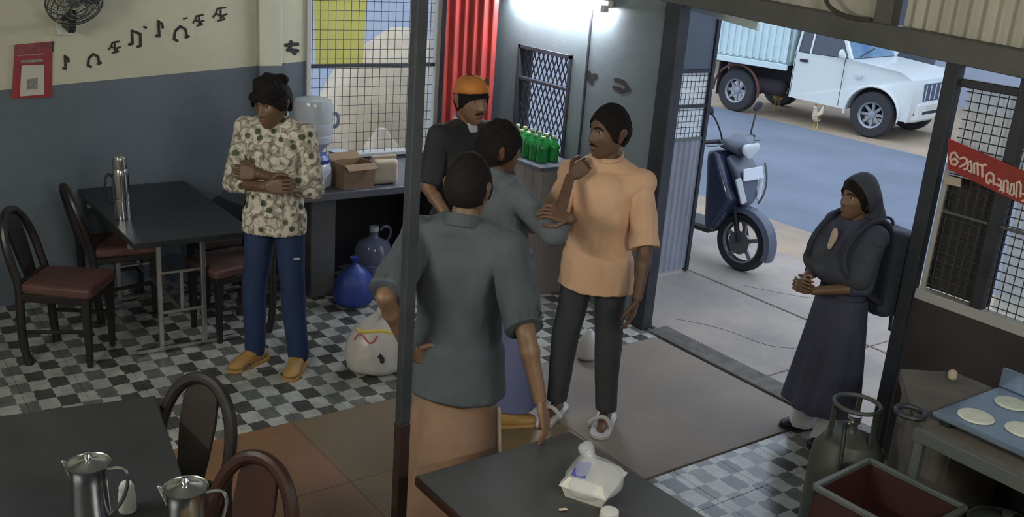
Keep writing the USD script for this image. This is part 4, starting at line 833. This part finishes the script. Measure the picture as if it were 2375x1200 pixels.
# ------------------------------------------------------------------ people
def Rz(a): c, s = math.cos(a), math.sin(a); return np.array([[c, -s, 0], [s, c, 0], [0, 0, 1.]])
def Rx(a): c, s = math.cos(a), math.sin(a); return np.array([[1., 0, 0], [0, c, -s], [0, s, c]])
def Ry(a): c, s = math.cos(a), math.sin(a); return np.array([[c, 0, s], [0, 1, 0], [-s, 0, c]])
def head_mesh(sub=5):
    m = trimesh.creation.icosphere(sub, 1.0); v = np.array(m.vertices)
    x, y, z = v[:, 0]*.074, v[:, 1]*.097, v[:, 2]*.118
    front = np.clip(v[:, 1], 0, 1); t = np.clip(-z/.118, 0, 1)
    x = x*(1-.30*t**1.6)*(1-.06*np.clip(v[:, 2], 0, 1)); y = np.where(y < 0, y*(1-.38*t), y)+.040*t**2
    fr = np.clip(front*2.2, 0, 1)
    g = lambda a, s: np.exp(-(a/s)**2)
    ax = np.abs(x)
    nose = g(x, .0115+.004*(z < -.02))*np.where(z > -.028, np.clip((.022-z)/.05, 0, 1), np.clip((z+.044)/.016, 0, 1))*.024
    y = y+fr*(nose-.0085*g(ax-.031, .015)*g(z-.010, .012)+.005*g(z-.030, .009)*(ax < .055)+.0055*g(x, .021)*(g(z+.054, .006)+1.1*g(z+.067, .0065))-.002*g(x, .02)*g(z+.060, .003)
         +.007*g(x, .018)*g(z+.098, .013)+.004*g(ax-.042, .016)*g(z+.022, .016)-.004*g(ax-.05, .014)*g(z+.06, .02))
    m.vertices = np.c_[x, y, z]; return m
HEAD = head_mesh()
def ear(s): return hull(ell((s*.072, -.010, .016), (.008, .019, .016), 14), ell((s*.080, -.016, .012), (.006, .020, .020), 14), ell((s*.071, -.004, -.024), (.007, .010, .010), 12))
HEADM = add([man(HEAD), ear(-1).refine_to_length(.008), ear(1).refine_to_length(.008)])
def face_y(x, z):
    o = np.array([[x, .3, z]]); h = HEAD.ray.intersects_location(o, [[0, -1, 0]])[0]; return h[:, 1].max()
HR = {}
def hand(curl=.5, spread=.12, thumb=.5, side=1):
    """along +x from the wrist; palm faces -z; thumb on the +y side times `side`."""
    parts = [hull(ell((0, 0, 0), (.02, .024, .016), 12), ell((.04, .026, 0), (.018, .016, .012), 12), ell((.085, .030, 0), (.012, .012, .010), 12), ell((.085, -.030, 0), (.011, .011, .009), 12), ell((.03, -.024, 0), (.016, .014, .012), 12))]
    for y0, L, r in ((.030, .070, .0092), (.010, .080, .0096), (-.010, .074, .0092), (-.029, .058, .0082)):
        p = np.array([.086, y0, 0]); a = 0.; d = np.array([1, y0*spread*8, 0]); d /= np.linalg.norm(d); segs = (.46, .32, .22)
        for k, f in enumerate(segs):
            a += curl*(.75, .95, .7)[k]; q = p+L*f*np.array([d[0]*math.cos(a), d[1]*math.cos(a), -math.sin(a)])
            parts.append(bone(p, r*(1-.08*k), q, r*(.92-.1*k), 10)); p = q
    p = np.array([.022, .026, -.004]); q = p+np.array([.030, .030, -.010-.012*thumb]); e = q+np.array([.030, .010-.012*thumb, -.012*thumb-.006]); f = e+np.array([.024, -.004-.008*thumb, -.010*thumb-.004])
    parts += [bone(p, .014, q, .011, 10), bone(q, .011, e, .0098, 10), bone(e, .0098, f, .008, 10)]
    m = add(parts)
    return m if side > 0 else m.scale((1, -1, 1))
def place(m, R, t): A = np.c_[R, t]; return m.transform(A.astype(float)) if hasattr(m, 'to_mesh') else m.copy().apply_transform(np.vstack([A, [0, 0, 0, 1]]))
def frame(x, hint):
    x = np.array(x, float)/np.linalg.norm(x); z = np.array(hint, float); z = z-x*(z@x); z /= np.linalg.norm(z); return np.c_[x, np.cross(z, x), z]

class Person:
    """local axes: x to the figure's right, y forward, z up; feet on z = 0."""
    def __init__(s, label, loc, fwd, h, skin):
        s.yaw = math.atan2(-fwd[0], fwd[1]); s.loc = np.array(loc, float); s.k = h/1.70; s.skin = skin
        s.hk = s.k*1.10; s.path = thing('person', label, 'person', loc, math.degrees(s.yaw)); s.R = Rz(s.yaw)
        k = s.k
        s.J = dict(pelvis=(0, 0, .93*k), waist=(0, .0, 1.07*k), chest=(0, .005, 1.27*k), neck=(0, -.012*k, 1.435*k), shR=(.172*k, -.01, 1.385*k), shL=(-.172*k, -.01, 1.385*k),
                   hipR=(.082*k, 0, .90*k), hipL=(-.082*k, 0, .90*k), kneeR=(.10*k, .02, .49*k), kneeL=(-.10*k, .02, .49*k), ankR=(.11*k, -.02, .085*k), ankL=(-.11*k, -.02, .085*k),
                   elR=(.235*k, -.03, 1.10*k), elL=(-.235*k, -.03, 1.10*k), wrR=(.25*k, .04, .85*k), wrL=(-.25*k, .04, .85*k), head=(0, .012*k, 1.582*k))
        s.hy, s.hp, s.hr = 0., 0., 0.; s.handopt = {'R': dict(), 'L': dict()}; s.bulk = 1.
    def loc_of(s, w): return s.R.T@(np.array(w, float)-s.loc)
    def set(s, **kw):
        for a, b in kw.items(): s.J[a] = tuple(b)
    def check(s):
        d = lambda a, b: np.linalg.norm(np.array(s.J[a])-s.J[b])/s.k
        print('arm', [round(d(*q), 3) for q in (('shR', 'elR'), ('elR', 'wrR'), ('shL', 'elL'), ('elL', 'wrL'))])
    def torso(s, inf, hem=None, flare=0.):
        J, k, b = s.J, s.k, s.bulk; e = lambda p, r: ell(p, [(q*k*b+inf) for q in r], 24)
        ch = np.array(J['chest']); wa = np.array(J['waist']); pe = np.array(J['pelvis']); nk = np.array(J['neck'])
        L = [hull(e(ch, (.158, .112, .115)), e(wa, (.138, .100, .09))), hull(e(wa, (.138, .100, .09)), e(pe, (.155, .108, .10))),
             hull(ell(J['shR'], .052*k+inf), ell(J['shL'], .052*k+inf), e(ch, (.15, .10, .08))), hull(ell(nk+[0, 0, -.005], .055*k+inf*.6), ell(np.array(J['shR'])+[-.05*k, 0, .01], .045*k+inf), ell(np.array(J['shL'])+[.05*k, 0, .01], .045*k+inf))]
        if hem is not None: L.append(hull(e(pe, (.168, .120, .07)), ell((pe[0], pe[1], hem-.03), (.160*k+inf+flare, .116*k+inf+flare, .04))))
        return L
    def limb(s, a, b, c, ra, rb, rc, inf=0.):
        return [bone(s.J[a], ra*s.k+inf, s.J[b], rb*s.k+inf), bone(s.J[b], rb*s.k+inf, s.J[c], rc*s.k+inf)]
    def body(s, feet=True, legs=True):
        J, k = s.J, s.k
        L = s.torso(-.016)+[bone(J['neck'], .056*k, np.array(J['head'])+[0, -.012*k, -.06*k], .050*k)]
        for q in 'RL':
            L += s.limb('sh'+q, 'el'+q, 'wr'+q, .050, .037, .0255) + [ell(J['el'+q]+(np.array(J['wr'+q])-J['el'+q])*.28, .040*k)]
            if legs: L += s.limb('hip'+q, 'knee'+q, 'ank'+q, .082, .052, .036, -.006) + [bone(np.array(J['ank'+q])+[0, -.02, -.045*k], .035*k, np.array(J['ank'+q])+[(.02 if q == 'R' else -.02), .14*k, -.06*k], .022*k)]
        m = man(soft(add(L), .022, 8))
        Hd = Rz(s.hy)@Rx(s.hp)@Ry(s.hr); s.Hd = Hd
        ms = [m, place(HEADM.scale((s.hk, s.hk, s.hk)), Hd, np.array(J['head']))]
        for q, sd in (('R', 1), ('L', -1)):
            o = s.handopt[q]; d = o.get('dir'); d = np.array(J['wr'+q])-J['el'+q] if d is None else np.array(d, float)
            hint = o.get('back', (1 if q == 'R' else -1, 0, .0)); F = frame(d, hint)
            ms.append(place(hand(o.get('curl', .35), thumb=o.get('thumb', .5), side=o.get('side', 1 if q == 'R' else -1)).scale((k, k, k)), F, np.array(J['wr'+q])+F[:, 0]*.012))
        part(s.path, 'body', tri(add(ms)), s.skin, smooth=50)
        s.face()
    def hp_(s, p): return s.Hd@(np.array(p, float)*s.hk)+np.array(s.J['head'])
    def face(s):
        for q in (-1, 1):
            y = face_y(q*.031, .010); c = s.hp_((q*.031, y-.0085, .011))
            e = part(s.path, 'eye', tri(ell(c, .0115*s.k, 14)), 'eye_white'); d = s.Hd@np.array([0, 1, -.05]); usdkit.mesh(stage, numbered(e, 'iris'), tri(ell(c+d*.0065*s.k, .0068*s.k, 12)), MAT['iris'], smooth=40)
            part(s.path, 'eyebrow', tube([s.hp_((q*xx, face_y(q*xx, .031+zz)-.0005, .031+zz)) for xx, zz in ((.014, -.003), (.025, .001), (.038, .0), (.048, -.006))], np.array([.0045, .0052, .0045, .0025])*s.k, 8), 'hair_black')
        for z, r in ((-.0555, .0042), (-.0655, .005)):
            part(s.path, 'lip', tube([s.hp_((xx, face_y(xx, z+.003*(abs(xx)/.02)**2*(-1 if z > -.06 else 1))-.0012, z+.003*(abs(xx)/.02)**2*(-1 if z > -.06 else 1))) for xx in np.linspace(-.021, .021, 7)], np.array([.001, .7*r, r, r*.9, r, .7*r, .001])*s.k, 8), 'lip')
    def moustache(s):
        part(s.path, 'moustache', tube([s.hp_((xx, face_y(xx, -.046-.25*abs(xx))-.001, -.046-.25*abs(xx))) for xx in np.linspace(-.028, .028, 9)], np.array([.0015, .004, .0055, .006, .005, .006, .0055, .004, .0015])*s.k, 8), 'hair_black')
    def hair(s, infl=.011, z_front=.058, z_back=-.075, extra=0., rough=.006, mat_='hair_black', top=0., freq=60):
        v = HEAD.vertices; n = HEAD.vertex_normals
        V = v+n*infl+np.c_[np.zeros(len(v)), np.zeros(len(v)), top*np.clip(v[:, 2]/.118, 0, 1)**2]
        m = man(trimesh.Trimesh(V, HEAD.faces, process=False))
        p, q = np.array([.0, .095, min(z_front, .0)]), np.array([0, -.075, z_back]); d = p-q; nn = np.array([0, -d[2], d[1]]); nn /= np.linalg.norm(nn)
        m = m.trim_by_plane(tuple(nn), float(nn@p))
        m = m-ell((0, .122, -.062), (.12, .118, z_front+.062), 40)-ell((.082, -.010, -.012), (.03, .024, .044))-ell((-.082, -.010, -.012), (.03, .024, .044))
        if extra: m = add([m]+[ell((xx, .06+.02*math.cos(xx*20), z_front+.01+.006*math.sin(xx*90)), (.026, .030, .022), 12) for xx in np.linspace(-.05, .05, 6)]+[ell((q_*.068, .0, .03), (.018, .05, .05), 12) for q_ in (-1, 1)]+[ell((xx, yy, .10), (.04, .04, .035), 12) for xx, yy in ((-.03, .03), (.03, .03), (0, -.03), (-.03, -.05), (.04, -.04))])
        t = soft(m, .008, 12 if extra else 3, rough, freq, 3, (1, 1, 1)); t.vertices = (s.Hd@(np.asarray(t.vertices)*s.hk).T).T+np.array(s.J['head']); part(s.path, 'hair', t, mat_)
    def shirt(s, mat_, hem, inf=.014, sleeve=.8, s_r=(.062, .060), flare=.0, wr=.010, seed=1, fore=0., nm='shirt', hemtilt=0.):
        k = s.k
        T = add(s.torso(inf, hem, flare)); T = T.trim_by_plane((0., float(-hemtilt), 1.), float(hem)); T = T-ell(np.array(s.J['neck'])+[0, .012, .060*k], (.069*k, .076*k, .055*k))
        Ls = [T]
        for q in 'RL':
            a, b, c = (np.array(s.J[j+q]) for j in ('sh', 'el', 'wr'))
            if fore > 0:
                e = b+(c-b)*fore; d = (c-b)/np.linalg.norm(c-b)
                Ls.append(bone(a, s_r[0]*k, b, s_r[1]*k)); Ls.append(bone(b, s_r[1]*k, e+d*.04, s_r[1]*k*.82).trim_by_plane(tuple(-d), float(-d@e)))
            else:
                e = a+(b-a)*sleeve; d = (b-a)/np.linalg.norm(b-a)
                Ls.append(bone(a, s_r[0]*k, e+d*.05, s_r[1]*k).trim_by_plane(tuple(-d), float(-d@e)))
        part(s.path, nm, soft(add(Ls), .016, 6, wr, 8, seed), mat_)
    def collar(s, mat_, r=.064, h=.035, open_=.0):
        n0 = np.array(s.J['neck'])+[0, -.004, .0]; k = s.k; P = []
        for z, rr in ((-.012, 1.12), (.012, 1.1), (.03, 1.0), (.034, .93), (.02, .93), (-.01, .97)):
            P.append(np.array([n0+k*np.array([r*rr*math.cos(a), r*rr*math.sin(a)*1.02, z+.012-.022*math.sin(a)]) for a in np.arange(28)*2*math.pi/28]))
        part(s.path, 'collar', loft(P, cap=False), mat_)
    def trousers(s, mat_, end=.07, inf=.012, wr=.010, seed=2, rr=(.084, .066, .058), top=.99):
        k = s.k; J = s.J; L = [hull(ell(J['pelvis'], (.150*k*s.bulk, .103*k*s.bulk, .08*k)), ell(np.array(J['pelvis'])+[0, 0, .06*k], (.135*k*s.bulk, .09*k*s.bulk, .03)))]
        for q in 'RL':
            a, b, c = (np.array(J[j+q]) for j in ('hip', 'knee', 'ank')); L += [bone(a, rr[0]*k+inf*.5, b, rr[1]*k+inf*.3), bone(b, rr[1]*k+inf*.3, c+(c-b)*.0, rr[2]*k)]
        m = add(L).trim_by_plane((0, 0, 1.), float(end)); part(s.path, 'trousers', soft(m, .018, 5, wr, 8, seed), mat_)
    def shoes(s, mat_, sole='plastic_white', toes=(12, 12)):
        k = s.k
        for q, sg_, to in (('R', 1, toes[0]), ('L', -1, toes[1])):
            a = np.array(s.J['ank'+q]); R = Rz(-sg_*math.radians(to)); f = lambda x, y, z: tuple(R@np.array([x, y, 0])*k+np.array([a[0], a[1], z*k]))
            sh = part(s.path, 'shoe', soft(hull(ell(f(0, -.05, .04), (.042*k, .042*k, .04*k)), ell(f(0, .0, .075), (.042*k, .05*k, .03*k)), ell(f(0, .15, .032), (.048*k, .055*k, .027*k))).trim_by_plane((0, 0, 1.), .012), .012, 3), mat_)
            so_ = prism(sg.MultiPoint([f(.0, -.05, 0)[:2], f(0, .05, 0)[:2], f(0, .155, 0)[:2]]).convex_hull.buffer(.05*k), .018, .001); usdkit.mesh(stage, numbered(sh, 'sole'), so_, MAT[sole], smooth=30)
    def skirt(s, mat_, zt, zb, rt, rb, nm, folds=9, amp=.012, seed=3, sway=(0, 0)):
        n = 96; rr = []
        for t in np.linspace(0, 1, 22):
            a = np.arange(n)*2*math.pi/n; z = zt+(zb-zt)*t; w = amp*(.2+t)
            f = 1+w/.2*(np.sin(a*folds+2.2*np.sin(a*2+seed)+t*1.2)*.6+.5*np.sin(a*(folds//2+1)+seed+t*2))
            ax, ay = rt[0]+(rb[0]-rt[0])*t, rt[1]+(rb[1]-rt[1])*t
            rr.append(np.c_[sway[0]*t+ax*f*np.cos(a), sway[1]*t+ay*f*np.sin(a), np.full(n, z)])
        return part(s.path, nm, loft(rr), mat_, smooth=60)

fwv, rtv = np.array([.599, .801]), np.array([.814, -.581])      # horizontal: away from the camera, picture right
def face_dir(f, r): v = fwv*f+rtv*r; return v/np.linalg.norm(v)

# boy in the floral shirt, arms crossed
P = Person('person with curly hair, pale floral shirt and blue trousers, standing with crossed arms', (2.12, 5.10, 0), face_dir(-1, -.12), 1.73, 'skin_a')
k = P.k; P.set(elR=(.235, .03, 1.10), elL=(-.235, .03, 1.11), wrR=(-.02, .215, 1.15), wrL=(.03, .165, 1.205), kneeR=(.115, .02, .49), kneeL=(-.115, .02, .49), ankR=(.13, -.01, .085), ankL=(-.135, -.01, .085))
P.handopt['R'] = dict(dir=(-1, .02, .12), back=(0, 1, .1), curl=.4); P.handopt['L'] = dict(dir=(1, -.02, .0), back=(0, 1, .3), curl=.5)
P.hy, P.hp = -.25, -.22; P.set(head=(0, .035, 1.575)); P.body(); P.hair(.018, .045, -.055, 1., .008, top=.012, freq=26)
P.shirt('floral', .84, .016, .0, (.064, .058), .006, .012, 3, fore=.45); P.collar('floral', .066); P.trousers('trouser_blue', .05); P.shoes('shoe_tan', 'shoe_tan', (22, 6))
part(P.path, 'trouser_badge', box((-.165, .10, .72), (.035, .006, .012), .002, rz=28), 'plastic_white', label='small white badge on the trouser leg')
P.check()

# man with the backwards orange cap
P = Person('person in an orange cap and black shirt, at the back of the group', dep(1092, 172, 5.5)*np.array([1, 1, 0]), face_dir(-.72, .55), dep(1092, 172, 5.5)[2]-.02, 'skin_b')
P.set(elR=(.26*P.k, .03, 1.12*P.k), wrR=(.22, .22, 1.0), elL=(-.24*P.k, .06, 1.12*P.k), wrL=(-.16, .26, 1.08)); P.bulk = 1.08
P.hy, P.hp = .0, -.06; P.body(); P.hair(.007, .03, -.08, 0, .003); P.moustache()
P.shirt('shirt_black', .84, .018, .92, (.068, .066), .01, .01, 5); P.collar('cloth_white', .068); P.trousers('trouser_dark'); P.shoes('shoe_white')
v = HEAD.vertices; cv = v+HEAD.vertex_normals*.013; up_ = np.clip((cv[:, 2]-.05)/.07, 0, 1)
cv = np.c_[cv[:, :2]*(1+.20*up_*(1-.35*up_))[:, None], np.where(cv[:, 2] > .09, .09+(cv[:, 2]-.09)*.85, cv[:, 2])]
m = man(trimesh.Trimesh(cv, HEAD.faces, process=False)).trim_by_plane((0, -.18, .98), .034)
t = soft(m, .010, 3, .006, 22, 2); hit_ = t.ray.intersects_location([(-.30, .42, .10)], [(.30, -.42, -.005)])[0]; pp_ = hit_[np.argmax(hit_[:, 1])]; t.vertices = (P.Hd@(np.asarray(t.vertices)*P.hk).T).T+np.array(P.J['head']); cp_ = part(P.path, 'cap', t, 'cap_orange')
def hm(m): m.vertices = (P.Hd@(np.asarray(m.vertices)*P.hk).T).T+np.array(P.J['head']); return m
usdkit.mesh(stage, numbered(cp_, 'band'), hm(tube([(.081*math.cos(a), .001+.104*math.sin(a), .040+.018*math.sin(a)) for a in np.arange(40)*2*math.pi/40], .0035, 8, True)), MAT['cap_orange'], smooth=40)
usdkit.mesh(stage, numbered(cp_, 'cap_patch'), hm(tri(ell(pp_, (.016, .010, .024), 14))), MAT['cap_dark'], smooth=40)
usdkit.mesh(stage, numbered(cp_, 'button'), hm(tri(ell((0, 0, .124), (.008, .008, .005), 10))), MAT['cap_orange'], smooth=40)
P.check()

# grey shirt man reaching towards the orange T-shirt
lc = dep(1152, 287, 4.95)+np.r_[rtv*.11, 0]
P = Person('person with thick black hair in a grey shirt, gripping the collar of the orange T-shirt', lc*np.array([1, 1, 0]), face_dir(.42, .9), lc[2], 'skin_c')
P.set(shR=(.185*P.k, -.05, 1.36*P.k), shL=(-.18*P.k, -.09, 1.37*P.k), neck=(0, -.10, 1.425*P.k), head=(0, -.10, 1.575*P.k), chest=(0, -.06, 1.27*P.k), waist=(0, -.03, 1.07*P.k)); eR = P.loc_of(dep(1285, 540, 4.80)); wR = P.loc_of(dep(1322, 412, 4.93)); P.set(elR=eR, wrR=wR, elL=(-.26*P.k, .05, 1.09*P.k), wrL=(-.2, .26, 1.0))
P.handopt['R'] = dict(dir=(.0, .75, .55), back=(.8, -.2, .3), curl=.75)
P.hy, P.hp = -.1, -.05; P.body(legs=True); P.hair(.020, .05, -.10, 0, .008, top=.01, freq=40)
P.shirt('shirt_grey', .80*P.k, .018, .9, (.072, .070), .012, .012, 7, fore=.25); P.collar('shirt_grey', .068)
P.skirt('lungi_blue', .98, .10, (.145, .11), (.19, .17), 'lungi', sway=(0, .05)); P.check()
P.shoes('shoe_tan', 'shoe_tan')

# man in slate shirt and peach dhoti, back to the camera
lc = dep(1088, 366, 3.74)
P = Person('person in slate shirt and peach wrapped dhoti, nearest the camera with back turned', lc*np.array([1, 1, 0]), face_dir(.93, .30), lc[2], 'skin_d')
P.bulk = 1.06; k = P.k
eL = P.loc_of(dep(893, 690, 3.66)); wL = P.loc_of(dep(950, 815, 3.88)); eR = P.loc_of(dep(1220, 775, 3.60)); wR = P.loc_of(dep(1252, 925, 3.62))
P.set(shL=(-.185*k, -.005, 1.37*k), shR=(.185*k, -.005, 1.37*k), elL=eL, wrL=wL, elR=eR, wrR=wR); P.handopt['L'] = dict(dir=(.7, .5, -.3), back=(-.5, .9, 0), curl=.5)
P.hy, P.hp = .0, -.10; P.body(); P.hair(.007, .056, -.07, 0, .002)
P.shirt('shirt_slate', .745*k, .026, .95, (.072, .078), .028, .020, 9); P.collar('shirt_slate', .068)
P.skirt('dhoti', 1.0, .06, (.142, .105), (.245, .20), 'dhoti', 7, .012, 5); P.check()
sk = stage.GetPrimAtPath(P.path+'/dhoti')
part(P.path, 'border', tube(spline([(.186, .02, .70), (.215, .0, .45), (.248, -.01, .10)], 14), .008, 6), 'dhoti_border', label='pale woven border of the dhoti')

# man in the orange T-shirt
P = Person('person in a loose orange T-shirt and dark trousers, looking left by the doorway', (3.33, 3.70, 0), face_dir(-.86, -.30), 1.74, 'skin_c')
k = P.k
eR = P.loc_of(dep(1372, 545, 4.62)); wR = P.loc_of(dep(1325, 508, 4.66)); eL = P.loc_of(dep(1497, 585, 4.98)); wL = P.loc_of(dep(1478, 690, 4.92))
P.set(shR=(.175*k, .03, 1.345*k), shL=(-.18*k, -.02, 1.345*k), elL=eL, wrL=wL, elR=(.22*k, .16, 1.13*k), wrR=wR, kneeR=(.12*k, .03, .49*k), kneeL=(-.11*k, .02, .49*k), ankR=(.145*k, .0, .085*k), ankL=(-.125*k, -.02, .085*k))
P.handopt['R'] = dict(dir=(.75, .45, .3), back=(-.2, .6, .75), curl=.55); P.handopt['L'] = dict(dir=(.1, .1, -1), back=(-1, 0, 0), curl=.35)
P.hy, P.hp = -.72*-1, -.03; P.hy = .62; P.hy = -.0
hd = face_dir(-.52, -.86); P.hy = math.atan2(-(P.R.T@np.r_[hd, 0])[0], (P.R.T@np.r_[hd, 0])[1]); P.hp = -.03
P.body(); P.hair(.011, .072, -.07, 0, .003, top=.006, freq=90); P.moustache()
P.shirt('shirt_orange', .77*k, .024, .95, (.058, .078), .024, .020, 11); P.trousers('trouser_dark', .085, rr=(.084, .070, .054)); P.check()
part(P.path, 'neck_rib', tube([tuple(np.array(P.J['neck'])+[.071*k*math.cos(a), .010+.077*k*math.sin(a), .034-.022*math.sin(a)]) for a in np.arange(32)*2*math.pi/32], .007, 8, True), 'shirt_orange')
for q, sg_ in (('R', 1), ('L', -1)):
    a = np.array(P.J['ank'+q]); sl = part(P.path, 'slipper', prism(sg.MultiPoint([(a[0], a[1]-.06), (a[0]+sg_*.02, a[1]+.16)]).convex_hull.buffer(.055), .020, .001), 'shoe_white')
    usdkit.mesh(stage, numbered(sl, 'strap'), tube(spline([(a[0]-.055, a[1]+.08, .02), (a[0]+sg_*.01, a[1]+.085, .075), (a[0]+.065, a[1]+.08, .02)], 14), .012, 8), MAT['shoe_white'], smooth=40)
single('floor_bag', trimesh.Trimesh(sackmesh(.07, .06, .2, 9).vertices+onz(1362, 832, .004), sackmesh(.07, .06, .2, 9).faces), 'bag_film', 'small crumpled white bag on the mat behind the orange T-shirt figure', 'bag')

# woman with the dark shawl and rucksack
P = Person('person in a long dark dress and headscarf, hands clasped, standing in the doorway', (4.40, 2.925, 0), face_dir(-.38, -.92), 1.47, 'skin_d')
k = P.k
eL = P.loc_of(dep(1978, 690, 4.9)); wL = P.loc_of(dep(1905, 672, 4.83))
P.set(elL=(-.20*k, .03, 1.09*k), elR=(.20*k, .05, 1.09*k), wrL=(-.05, .24, 1.035*k), wrR=(.045, .25, 1.045*k)); P.bulk = .94
P.handopt['L'] = dict(dir=(.8, .55, .12), back=(-.3, 1, .2), curl=.7); P.handopt['R'] = dict(dir=(-.7, .5, .25), back=(.3, 1, .3), curl=.8)
P.hy, P.hp = .0, .03; P.body(); P.hair(.013, .058, -.10, 0, .003, freq=60)
P.shirt('dress_navy', .80*k, .022, .9, (.054, .056), .012, .010, 13, fore=.30, nm='dress_top'); P.skirt('dress_navy', .98*k, .20, (.150, .115), (.215, .20), 'dress_skirt', 9, .014, 2)
for q in 'RL':
    a = np.array(P.J['ank'+q]); part(P.path, 'trouser_leg', soft(hull(ell(a+[0, 0, .24], .058), ell(a+[0, .03, -.04], (.068, .105, .03))).trim_by_plane((0, 0, 1.), .022), .014, 3, .006, 14, 1), 'cloth_white', label='white trouser cuff below the dress')
P.shoes('black_plastic', 'black_plastic')
# headscarf: hood over the back of the head falling on the shoulders
v = HEAD.vertices; hood = man(trimesh.Trimesh(v+HEAD.vertex_normals*.026, HEAD.faces, process=False)).trim_by_plane((0, -.86, .5), -.012)
hood = place(hood.scale((P.hk, P.hk, P.hk)), P.Hd, np.array(P.J['head'])); h0 = np.array(P.J['head'])
drape = hull(ell(h0+[0, -.050, .0], (.088, .066, .09)), ell(h0+[0, -.105, -.13], (.095, .06, .07)), ell(h0+[0, -.125, -.235], (.11, .05, .04)))
nk_ = np.array(P.J['neck']); eR_, eL_ = np.array(P.J['elR']), np.array(P.J['elL'])
shw = add([hood, drape, hull(ell(nk_+[0, -.02, -.02], (.085, .075, .05)), ell(np.array(P.J['shR'])+[-.01, 0, -.02], .066), ell(np.array(P.J['shL'])+[.01, 0, -.02], .066), ell(eR_+[-.01, .03, .05], .068), ell(eL_+[.01, .03, .05], .068), ell((0, .115, 1.12*k), .06), ell((0, -.07, 1.12*k), .06))])
part(P.path, 'headscarf', soft(shw, .016, 6, .012, 10, 4), 'shawl')
part(P.path, 'pendant_cloth', tri(hull(ell((.0, .125, 1.36*k), (.022, .012, .04)), ell((.01, .135, 1.29*k), (.016, .01, .02)))), 'dhoti_border', label='pale cloth at the throat'); P.check()
bk = thing('backpack', 'dark navy rucksack worn on the back of the headscarfed person', 'backpack', P.loc, math.degrees(P.yaw))
bcz = 1.13*k
part(bk, 'bag_body', soft(hull(*[ell((x, y, z), .045, 12) for x in (-.12, .12) for y, z in ((-.185, bcz-.19), (-.32, bcz-.19), (-.185, bcz+.20), (-.27, bcz+.20))]), .02, 4, .01, 10, 2), 'bag_navy')
part(bk, 'front_pocket', soft(hull(*[ell((x, -.35, z), .03, 12) for x in (-.09, .09) for z in (bcz-.17, bcz+.0)]), .02, 3, .006, 10, 5), 'bag_navy')
part(bk, 'top_loop', tube(spline([(-.03, -.22, bcz+.24), (-.02, -.22, bcz+.275), (.02, -.22, bcz+.275), (.03, -.22, bcz+.24)], 12), .008, 8), 'bag_navy')
for s_ in (-1, 1): part(bk, 'strap', tube(spline([(s_*.09, -.17, bcz+.2), (s_*.115, -.07, 1.475*k), (s_*.12, .06, 1.44*k), (s_*.13, .155, 1.28*k), (s_*.16, .09, 1.12*k), (s_*.13, -.16, bcz-.15)], 30), .016, 8), 'bag_navy')
part(bk, 'loose_strap', beam((-.12, -.25, bcz-.22), (-.12, -.26, bcz-.32), .02, .006, 0), 'bag_navy')
